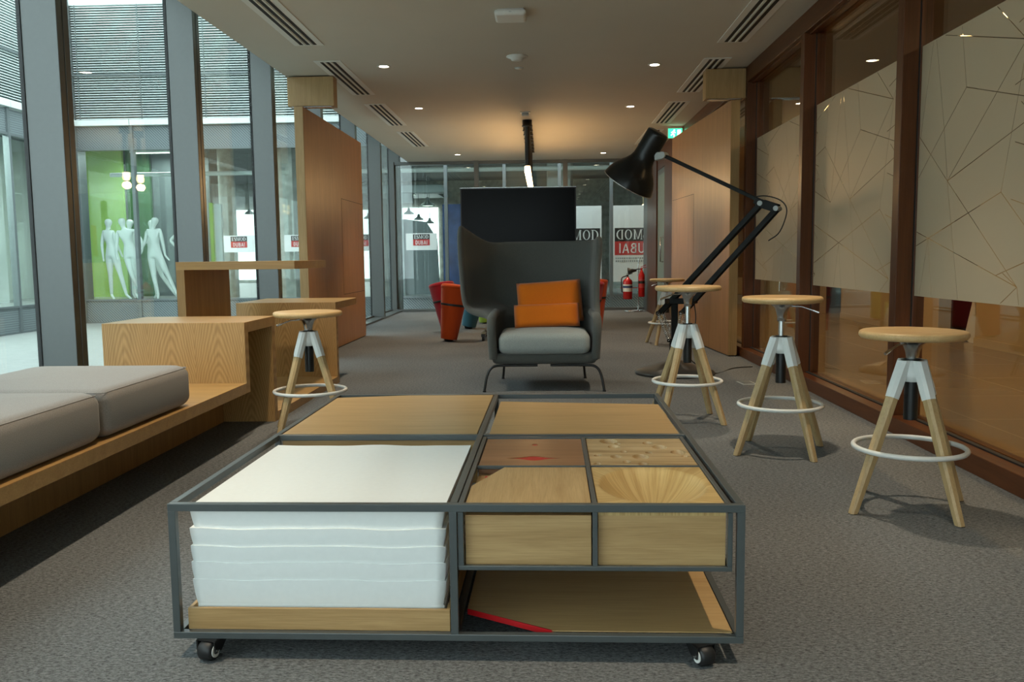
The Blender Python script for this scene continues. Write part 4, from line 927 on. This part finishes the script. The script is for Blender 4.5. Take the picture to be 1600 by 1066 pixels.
# ------------------------------------------------------------------ stools
def stool(x, y, rot, sz, lever, label):
    t = thing('bar_stool', label, 'stool', (x, y, 0), math.radians(rot), 'oak bar stools')
    MB().lathe([(.0001, sz - .034), (.17, sz - .034), (.198, sz - .030), (.206, sz - .020), (.206, sz - .012), (.203, sz - .004), (.196, sz), (.12, sz - .002), (.0001, sz - .004)], n=56).build('seat', 'stool_seat_oak', t)
    MB().lathe([(.0001, sz - .035), (.08, sz - .035), (.06, sz - .042), (.038, sz - .058), (.028, sz - .085), (.024, sz - .11), (.024, sz - .13), (.0001, sz - .13)], n=28).build('seat_flange', 'steel', t)
    MB().cyl((0, 0, .60), (0, 0, sz - .10), .0165, n=20).build('piston', 'steel', t); MB().cyl((0, 0, .614), (0, 0, .622), .03, n=24).build('collar', 'black_plastic', t)
    MB().cyl((0, 0, .37), (0, 0, .60), .027, n=24).build('gas_cylinder', 'black_plastic', t)
    a = math.radians(lever - rot); d = Vector((math.cos(a), math.sin(a), 0))
    lv = MB().tube([d * .03 + Vector((0, 0, sz - .05)), d * .10 + Vector((0, 0, sz - .052)), d * .165 + Vector((0, 0, sz - .075))], .0045, 8); lv.build('lever', 'steel', t); MB().cyl(d * .155 + Vector((0, 0, sz - .071)), d * .185 + Vector((0, 0, sz - .083)), .0065, n=10).build('lever_tip', 'chrome', t)
    hub = MB()
    for k in range(4):
        b = PI / 2 * k; d = Vector((math.cos(b), math.sin(b), 0)); s = Vector((-d.y, d.x, 0))
        top = d * .038 + Vector((0, 0, .615)); bot = d * .272; ax_ = (bot - top).normalized()
        m = MB()
        def sec(q, w, h):   # chamfered section square to the leg
            c = top + (bot - top) * q; nrm = s.cross(ax_).normalized(); ch = w * .45
            return [c + s * u + nrm * v for u, v in ((-w, -h + ch), (-w + ch, -h), (w - ch, -h), (w, -h + ch), (w, h - ch), (w - ch, h), (-w + ch, h), (-w, h - ch))]
        lp = [sec(.19, .0215, .0215), sec(.6, .0205, .0205), sec(.985, .0165, .0165)]
        lp.append([Vector((p.x, p.y, .0025)) for p in sec(1.0, .0163, .0163)])
        vv = [p for l in lp for p in l]
        m.add(vv, [(i * 8 + j, i * 8 + (j + 1) % 8, (i + 1) * 8 + (j + 1) % 8, (i + 1) * 8 + j) for i in range(3) for j in range(8)]); m.add(vv, [tuple(range(7, -1, -1)), tuple(range(24, 32))])
        lg = m.build('leg', 'stool_oak', t)
        f = lp[-1]; MB().prism([(p.x, p.y) for p in f], 0, .0026).build('foot_pad', 'rubber_black', lg)
        lp = [sec(.0, .026, .026), sec(.2, .0245, .0245), sec(.245, .0235, .0235)]; vv = [p for l in lp for p in l]
        for i in range(8): vv[i] = Vector((vv[i].x, vv[i].y, .616))
        hub.add(vv, [(i * 8 + j, i * 8 + (j + 1) % 8, (i + 1) * 8 + (j + 1) % 8, (i + 1) * 8 + j) for i in range(2) for j in range(8)]); hub.add(vv, [tuple(range(7, -1, -1)), tuple(range(16, 24))])
    hub.lathe([(.0001, .616), (.045, .616), (.056, .56), (.052, .53), (.0001, .53)], n=8)
    hub.build('hub', 'stool_white', t)
    MB().tube([(.214 * math.cos(2 * PI * k / 64), .214 * math.sin(2 * PI * k / 64), .253) for k in range(64)], .0105, 12, closed=True).build('foot_ring', 'stool_white', t)
stool(1.50, 3.51, 20, .735, 215, 'oak bar stool nearest the camera beside the frosted partition')
stool(1.257, 4.545, 23, .828, -20, 'second oak bar stool along the partition')
stool(.912, 5.43, 47, .858, 195, 'third oak bar stool standing in front of the giant lamp')
stool(1.47, 10.22, 55, .775, 160, 'distant oak bar stool behind the giant lamp')
stool(-1.43, 5.12, 61, .738, 200, 'oak bar stool beside the stepped bench')

# ------------------------------------------------------------------ wing armchair
t = thing('wing_armchair', 'charcoal wing armchair with grey seat and splayed wire legs', 'armchair', (0, 6.95, 0))
def cat(pts, n):
    """Catmull-Rom through control points, n samples"""
    P = [Vector(p) for p in pts]; P = [P[0] * 2 - P[1]] + P + [P[-1] * 2 - P[-2]]; out = []; m = len(P) - 3
    for k in range(n):
        u = k / (n - 1) * m; i = min(int(u), m - 1); f = u - i; a, b, c, d = P[i:i + 4]
        out.append(.5 * ((2 * b) + (c - a) * f + (2 * a - 5 * b + 4 * c - d) * f * f + (3 * b - a - 3 * c + d) * f ** 3))
    return out
NU = 25
low = lambda fl_, z: cat([(-.395 - fl_, -.33, z), (-.41 - fl_, -.1, z), (-.40, .15, z), (-.28, .34, z), (0, .40, z), (.28, .34, z), (.40, .15, z), (.415, -.1, z), (.405, -.33, z)], NU)
def up(xl, yl, xr, yr, z, zl, zr, back=.0):
    pl = [(xl, yl, zl), (xl + .035, yl + .22, zl * .75 + z * .25), (xl * .72, .34 + back, z), (-.28, .40 + back, z), (-.04, .425 + back, z), (.2, .40 + back, z), (xr * .93, .30 + back, z), (xr - .01, yr + .16, zr * .75 + z * .25), (xr, yr, zr)]
    return cat(pl, NU)
rows = [low(-.03, .235), low(0, .29), low(.01, .39), low(.01, .50)]
def arm_row():
    r = low(.012, .565)
    return r
rows.append(arm_row())
rows += [up(-.455, -.22, .432, -.22, .61, .592, .60), up(-.56, -.15, .428, -.16, .64, .604, .63), up(-.63, -.11, .426, -.13, .71, .64, .69), up(-.648, -.10, .428, -.12, .80, .735, .79), up(-.656, -.10, .434, -.10, .93, .90, .92), up(-.664, -.12, .444, -.10, 1.05, 1.06, 1.04, .02), up(-.668, -.14, .452, -.11, 1.13, 1.22, 1.13, .035), up(-.655, -.15, .448, -.11, 1.185, 1.315, 1.215, .045)]
m = MB(); vv = [p for r in rows for p in r]
m.add(vv, [(i * NU + j, i * NU + j + 1, (i + 1) * NU + j + 1, (i + 1) * NU + j) for i in range(len(rows) - 1) for j in range(NU - 1)], True)
sh = m.build('shell', 'chair_fabric', t, solid=.05, sub=2)
# solidify before subdivision
rbox(-.405, .41, -.345, .36, .215, .30, .035).build('seat_base', 'chair_fabric', t)
# arm tops: padded fronts
for s, x in ((-1, -.405), (1, .412)):
    MB().tube(cat([(x - s * .01, -.335, .26), (x, -.345, .42), (x + s * .004, -.335, .52), (x + s * .004, -.26, .572), (x, -.08, .585), (x - s * .01, .1, .595)], 22), .036, 12).build('arm_pad', 'chair_fabric', t, sub=1)
sc = rbox(-.352, .362, -.372, .24, .292, .462, .055, puff=.018); sc.build('seat_cushion', 'chair_seat_fabric', t, label='lighter grey seat cushion')
def leg(pts): return MB().tube(cat(pts, 18), .0105, 10)
for s in (-1, 1):
    l = leg([(0 + s * .05, -.31, .205), (s * .30, -.315, .205), (s * .40, -.325, .195), (s * .445, -.335, .13), (s * .468, -.35, .011)]).build('leg', 'black_plastic', t); MB().cyl((s * .468, -.35, 0), (s * .468, -.35, .012), .013, n=12).build('glide', 'rubber_black', l)
    l = leg([(s * .05, .28, .205), (s * .26, .29, .205), (s * .33, .32, .17), (s * .355, .385, .011)]).build('leg', 'black_plastic', t); MB().cyl((s * .355, .385, 0), (s * .355, .385, .012), .013, n=12).build('glide', 'rubber_black', l)
MB().tube([(-.26, .29, .205), (-.26, -.31, .205)], .0105, 10).tube([(.26, .29, .205), (.26, -.31, .205)], .0105, 10).build('under_frame', 'black_plastic', t)
# orange pillow: tall back piece folded into a lumbar roll
t = thing('orange_pillow', 'orange felt pillow folded over, propped in the wing armchair', 'pillow', (.03, 6.95, .0), math.radians(4))
def pillow(w, h, th, n=14, e=.35):
    vs = []; fs = []
    for s in (1, -1):
        for j in range(n + 1):
            for i in range(n + 1):
                u, v = 2 * i / n - 1, 2 * j / n - 1; q = max(0, (1 - u ** 4) * (1 - v ** 4)) ** e
                pin = 1 - .04 * (1 - v * v) * abs(u); vs.append((u * w / 2 * (1 - .03 * (1 - v * v) * 0), s * th / 2 * q, v * h / 2 * (1 - .02 * (1 - u * u))))
    k = (n + 1) ** 2
    for b in (0, 1):
        for j in range(n):
            for i in range(n):
                a = b * k + j * (n + 1) + i; f = (a, a + 1, a + n + 2, a + n + 1); fs.append(f if b else tuple(reversed(f)))
    m = MB(); m.add(vs, fs, True); return m
o = pillow(.535, .36, .13).build('back_piece', 'orange_felt', t, weld=True); o.location = (.035, .165, .675); o.rotation_euler = (math.radians(-17), math.radians(-3.5), 0)
o = pillow(.535, .195, .13).build('lumbar_roll', 'orange_felt', t, weld=True); o.location = (.0, .045, .57); o.rotation_euler = (math.radians(-14), math.radians(-1.5), 0)

# ------------------------------------------------------------------ giant articulated lamp
t = thing('giant_floor_lamp', 'oversized black articulated floor lamp leaning over beside the armchair', 'floor lamp', (0, 0, 0))
bx, by = 1.165, 7.6; U = Vector((.8486, -.5291, 0)); Vn = Vector((.5291, .8486, 0))
MB().lathe([(.0001, .0), (.345, .0), (.352, .012), (.345, .026), (.25, .06), (.12, .10), (.05, .125), (.0001, .127)], (bx, by, 0), n=56).build('base', 'lamp_base', t)
P0 = Vector((bx, by, 0))
MB().box(0, 0, 0, 0, 0, 0) if False else None
MB().bar((bx - .005, by, .11), (bx - .005, by, .66), .055, .055).build('post', 'arm_black', t, .006)
MB().cyl((bx - .005, by, .11), (bx - .005, by, .30), .045, n=20).build('post_sleeve', 'lamp_black', t)
pv1 = Vector((1.124, 7.626, .644)); pv2 = Vector((1.302, 7.514, .653)); e1 = Vector((1.808, 7.199, 1.469)); e2 = Vector((1.92, 7.129, 1.422)); l1 = Vector((1.046, 7.674, .539)); l2 = Vector((1.232, 7.558, .55)); jt = Vector((1.065, 7.662, 1.925))
MB().bar(pv1 - U * .03, pv2 + U * .03, .10, .05).build('shoulder_bracket', 'arm_black', t, .006)
for a, b in ((l1, e1), (l2, e2)):
    for s in (-.026, .026): MB().bar(a + Vn * s, b + Vn * s, .018, .042).build('lower_arm', 'arm_black', t, .003)
    MB().bar(a + (b - a) * .02, b - (b - a) * .02, .034, .02).build('arm_web', 'arm_black', t)
for p in (pv1, pv2, l1, l2): MB().cyl(p - Vn * .06, p + Vn * .06, .02, n=16).build('pivot', 'chrome', t)
for p in (e1, e2): MB().cyl(p - Vn * .055, p + Vn * .055, .021, n=18).build('elbow_pivot', 'lamp_grey', t)
el = MB()
for s in (-.04, .04): el.bar(e1 + Vn * s, e2 + Vn * s, .008, .07)
el.bar(e1 + Vector((0, 0, .0)), e1 + (jt - e1) * .06, .06, .05); el.build('elbow_plate', 'arm_black', t, .002)
for s in (-.016, .016): MB().bar(e1 + Vn * s + Vector((0, 0, .016)), jt + Vn * s, .016, .03).build('upper_arm', 'arm_black', t, .003)
# springs
def spring(a, b, r, turns, w=.0035):
    d = (b - a); n = turns * 10; ax_ = d.normalized(); u = ax_.cross(Vector((0, 0, 1))).normalized(); v = ax_.cross(u)
    return MB().tube([a + d * (k / n) + (u * math.cos(2 * PI * k / 10) + v * math.sin(2 * PI * k / 10)) * r for k in range(n + 1)], w, 5)
sp = Vector((1.137, 7.618, .30))
for s in (-.05, .05): spring(l1 + Vn * s, sp + Vn * s, .016, 16).build('spring', 'chrome', t)
for s in (-.05, .05): spring(l2 + Vn * s, Vector((1.19, 7.585, .33)) + Vn * s, .014, 16).build('spring', 'chrome', t)
MB().bar(sp - Vn * .06, sp + Vn * .06, .03, .03).build('spring_anchor', 'lamp_black', t)
# shade
cap = Vector((1.023, 7.689, 2.13)); rim = Vector((.771, 7.846, 1.698)); ax_ = (rim - cap).normalized(); Ls = (rim - cap).length
prof = [(.0001, 0), (.088, 0), (.097, .008), (.099, .03), (.099, .20 * Ls / .53), (.101, .25 * Ls / .53), (.112, .29 * Ls / .53), (.14, .335 * Ls / .53), (.175, .375 * Ls / .53), (.205, .42 * Ls / .53), (.226, .47 * Ls / .53), (.236, .51 * Ls / .53), (.24, Ls)]
so = MB().lathe(prof, cap, ax_, 56).build('shade', 'lamp_black', t)
MB().lathe([(.2385, Ls - .001), (.23, .50 * Ls / .53), (.19, .415 * Ls / .53), (.12, .32 * Ls / .53), (.09, .25 * Ls / .53), (.0001, .245 * Ls / .53)], cap, ax_, 48).build('shade_lining', 'shade_inner', t)
MB().tube([rim + (Vn * math.cos(2 * PI * k / 48) + ax_.cross(Vn) * math.sin(2 * PI * k / 48)) * .24 for k in range(48)], .004, 6, closed=True).build('rim_bead', 'chrome', t)
sd = ax_.cross(Vn).normalized()
if sd.dot(U) < 0: sd = -sd
yk = cap + ax_ * .19 + sd * .10
MB().bar(yk - sd * .005, jt + (yk - jt) * .0, .075, .06, .06, .05, up=Vn).build('yoke', 'lamp_grey', t, .01)
MB().cyl(jt - Vn * .045, jt + Vn * .045, .03, n=18).build('yoke_pivot', 'lamp_grey', t)
cab = cat([e1 + Vector((-.08, .05, .05)), e1 + U * .03 + Vector((0, 0, .06)), e2 + U * .03 + Vector((0, 0, .06)), e2 + U * .075 + Vector((0, 0, -.03)), e2 + U * .02 + Vector((0, 0, -.19)), e2 + U * -.07 + Vector((0, 0, -.26))], 30)
MB().tube(cab, .005, 6).build('cable_loop', 'rubber_black', t)
cb2 = cat([l2 + U * .09 + Vector((0, 0, .13)), l2 + U * .115 + Vector((0, 0, -.05)), l2 + U * .09 + Vector((0, 0, -.22)), l2 + U * .06 + Vector((0, 0, -.40)), Vector((1.5, 7.55, .008)), Vector((1.75, 7.9, .006)), Vector((1.95, 8.0, .006))], 40)
MB().tube(cb2, .005, 6).build('power_cable', 'rubber_black', t)

# ------------------------------------------------------------------ television on its stand
t = thing('television', 'large black flat television on a floor stand', 'television', (-.315, 11.0, 0))
box('casing', -.74, .74, 0, .05, 1.085, 1.932, 'black_plastic', t, .004); box('screen', -.725, .725, -.003, 0, 1.10, 1.918, 'screen_black', t); box('top_trim', -.74, .74, -.004, .03, 1.932, 1.938, 'steel', t)
for s in (-.3, .3): MB().cyl((s, .08, .08), (s, .08, 1.4), .025, n=14).build('upright', 'black_plastic', t)
box('cross_plate', -.35, .35, .05, .08, 1.2, 1.6, 'black_plastic', t)
for s in (-.45, .45):
    MB().bar((s, -.3, .07), (s, .42, .07), .05, .04).build('foot_bar', 'black_plastic', t, .004)
    for y in (-.27, .38): MB().cyl((s - .015, y, .027), (s + .015, y, .027), .027, n=18).build('castor', 'rubber_black', t)
MB().bar((-.45, .08, .08), (.45, .08, .08), .05, .04).build('foot_cross', 'black_plastic', t)

# ------------------------------------------------------------------ tapering poufs
def pouf(x, y, lx, ly, mat, label, h=.70, rb=.105, rt=.175):
    t = thing('pouf_stool', label, 'pouf', (x, y, 0), 0, 'coloured tapering poufs')
    loops = []; n = 32
    ax_ = Vector((lx, ly, 1)).normalized()
    a = Vector((1, 0, 0)); a = (a - ax_ * a.dot(ax_)).normalized(); b = ax_.cross(a)
    base_drop = rb * math.hypot(ax_.x, ax_.y) * .0
    def ring(q, r): c = ax_ * q; return [c + (a * math.cos(2 * PI * k / n) + b * math.sin(2 * PI * k / n)) * r for k in range(n)]
    tilt = math.hypot(ax_.x, ax_.y) / ax_.z; base = .012 + rb * tilt
    prof = [(base - .004, rb * .55), (base, rb * .97), (base + .01, rb)] + [(base + .01 + (h - base - .04) * k / 8, rb + (rt - rb) * (k / 8)) for k in range(1, 9)]
    m = MB(); m.rings([ring(q, r) for q, r in prof]); m.build('body', mat, t)
    m = MB(); m.rings([ring(q, r) for q, r in ((h - .03, rt), (h - .02, rt + .004), (h, rt + .003), (h + .015, rt * .93), (h + .024, rt * .7), (h + .028, rt * .3), (h + .0285, .002))]); m.build('top_pad', mat, t)
    q = h * .66; r = rb + (rt - rb) * ((q - base - .01) / (h - base - .04)); m = MB(); m.rings([ring(q - .014, r + .0015), ring(q - .012, r + .004), ring(q + .012, r + .005), ring(q + .014, r + .003)], cap=False); m.build('strap', 'rubber_black', t)
    c = ax_ * base; MB().cyl((c.x * .2, c.y * .2, 0), (c.x * .6, c.y * .6, base * .8), rb * .5, rb * .6, 20).build('rocker_foot', 'rubber_black', t)
pouf(-1.205, 10.72, .135, .05, 'pouf_orange', 'bright orange tapering pouf in front of the red one')
pouf(-1.30, 11.75, -.17, .1, 'pouf_red', 'dark red tapering pouf half behind the orange one')
pouf(-1.12, 12.6, .22, .0, 'pouf_blue', 'blue tapering pouf leaning behind the armchair wing')
pouf(-.92, 13.6, -.12, .0, 'pouf_green', 'lime green tapering pouf mostly hidden behind the orange one')
pouf(.735, 12.3, .02, .0, 'pouf_orange', 'orange tapering pouf peeking out beside the armchair back')
pouf(.60, 11.6, .07, .03, 'pouf_red', 'red tapering pouf squeezed between armchair and orange pouf')

# ------------------------------------------------------------------ fire extinguishers on a chrome stand
t = thing('extinguisher_stand', 'chrome floor stand holding two fire extinguishers', 'stand', (1.73, 16.2, 0))
MB().tube([(.17 * math.cos(2 * PI * k / 40) - .03, .13 * math.sin(2 * PI * k / 40), .014) for k in range(40)], .012, 8, closed=True).build('base_ring', 'chrome', t)
MB().tube(cat([(-.03, -.12, .014), (.05, -.03, .02), (.06, 0, .1), (.06, 0, .5), (.06, 0, 1.0)], 24), .012, 8).build('pole', 'chrome', t)
MB().tube([(-.28, -.0, .45), (.16, -.0, .45)], .008, 8).build('cradle', 'extinguisher_red', t)
def extinguisher(x, y, z0, h, r, label, horn):
    t = thing('fire_extinguisher', label, 'fire extinguisher', (x, y, z0), 0, 'fire extinguishers')
    MB().lathe([(.0001, 0), (r * .9, 0), (r, .015), (r, h * .78), (r * .92, h * .84), (r * .6, h * .9), (.03, h * .94), (.022, h), (.0001, h)], n=28).build('cylinder', 'extinguisher_red', t)
    MB().lathe([(r + .001, h * .34), (r + .001, h * .66)], n=28).build('label_band', 'sign_white' if not horn else 'sign_red', t); MB().lathe([(r + .002, h * .50), (r + .002, h * .60)], n=28).build('label_strip', 'blue_cloth' if not horn else 'sign_black', t)
    MB().cyl((0, 0, h), (0, 0, h + .04), .018, n=12).bar((-.03, 0, h + .03), (.09, 0, h + .06), .02, .012).bar((-.02, 0, h + .055), (.08, 0, h + .10), .02, .01).build('valve_handle', 'extinguisher_red' if horn else 'black_plastic', t)
    if horn:
        MB().tube(cat([(-.02, 0, h + .02), (-.08, -.03, h + .02), (-.12, -.04, h + .01)], 12), .01, 8).build('hose', 'black_plastic', t); MB().lathe([(.02, 0), (.03, .06), (.065, .16)], (-.10, -.04, h + .0), (-1, 0, -.1), 20).build('horn', 'black_plastic', t, solid=.005)
    else: MB().tube(cat([(-.02, -.02, h + .02), (-r - .02, -.03, h - .02), (-r - .03, -.03, h * .7), (-r - .02, -.03, h * .3)], 20), .012, 8).build('hose', 'black_plastic', t)
extinguisher(1.585, 16.15, .24, .42, .088, 'wide red fire extinguisher with black hose on the chrome stand', False)
extinguisher(1.845, 16.15, .28, .50, .06, 'slim red fire extinguisher with black horn on the chrome stand', True)
# floor outlet plate
t = thing('floor_outlet', 'small grey floor outlet plate in the carpet beside the partition', 'outlet', (1.66, 7.0, 0), .1)
box('plate', -.06, .06, -.09, .09, 0, .004, 'lamp_grey', t); box('flap', -.045, .045, -.07, .07, .004, .006, 'facade_metal', t)
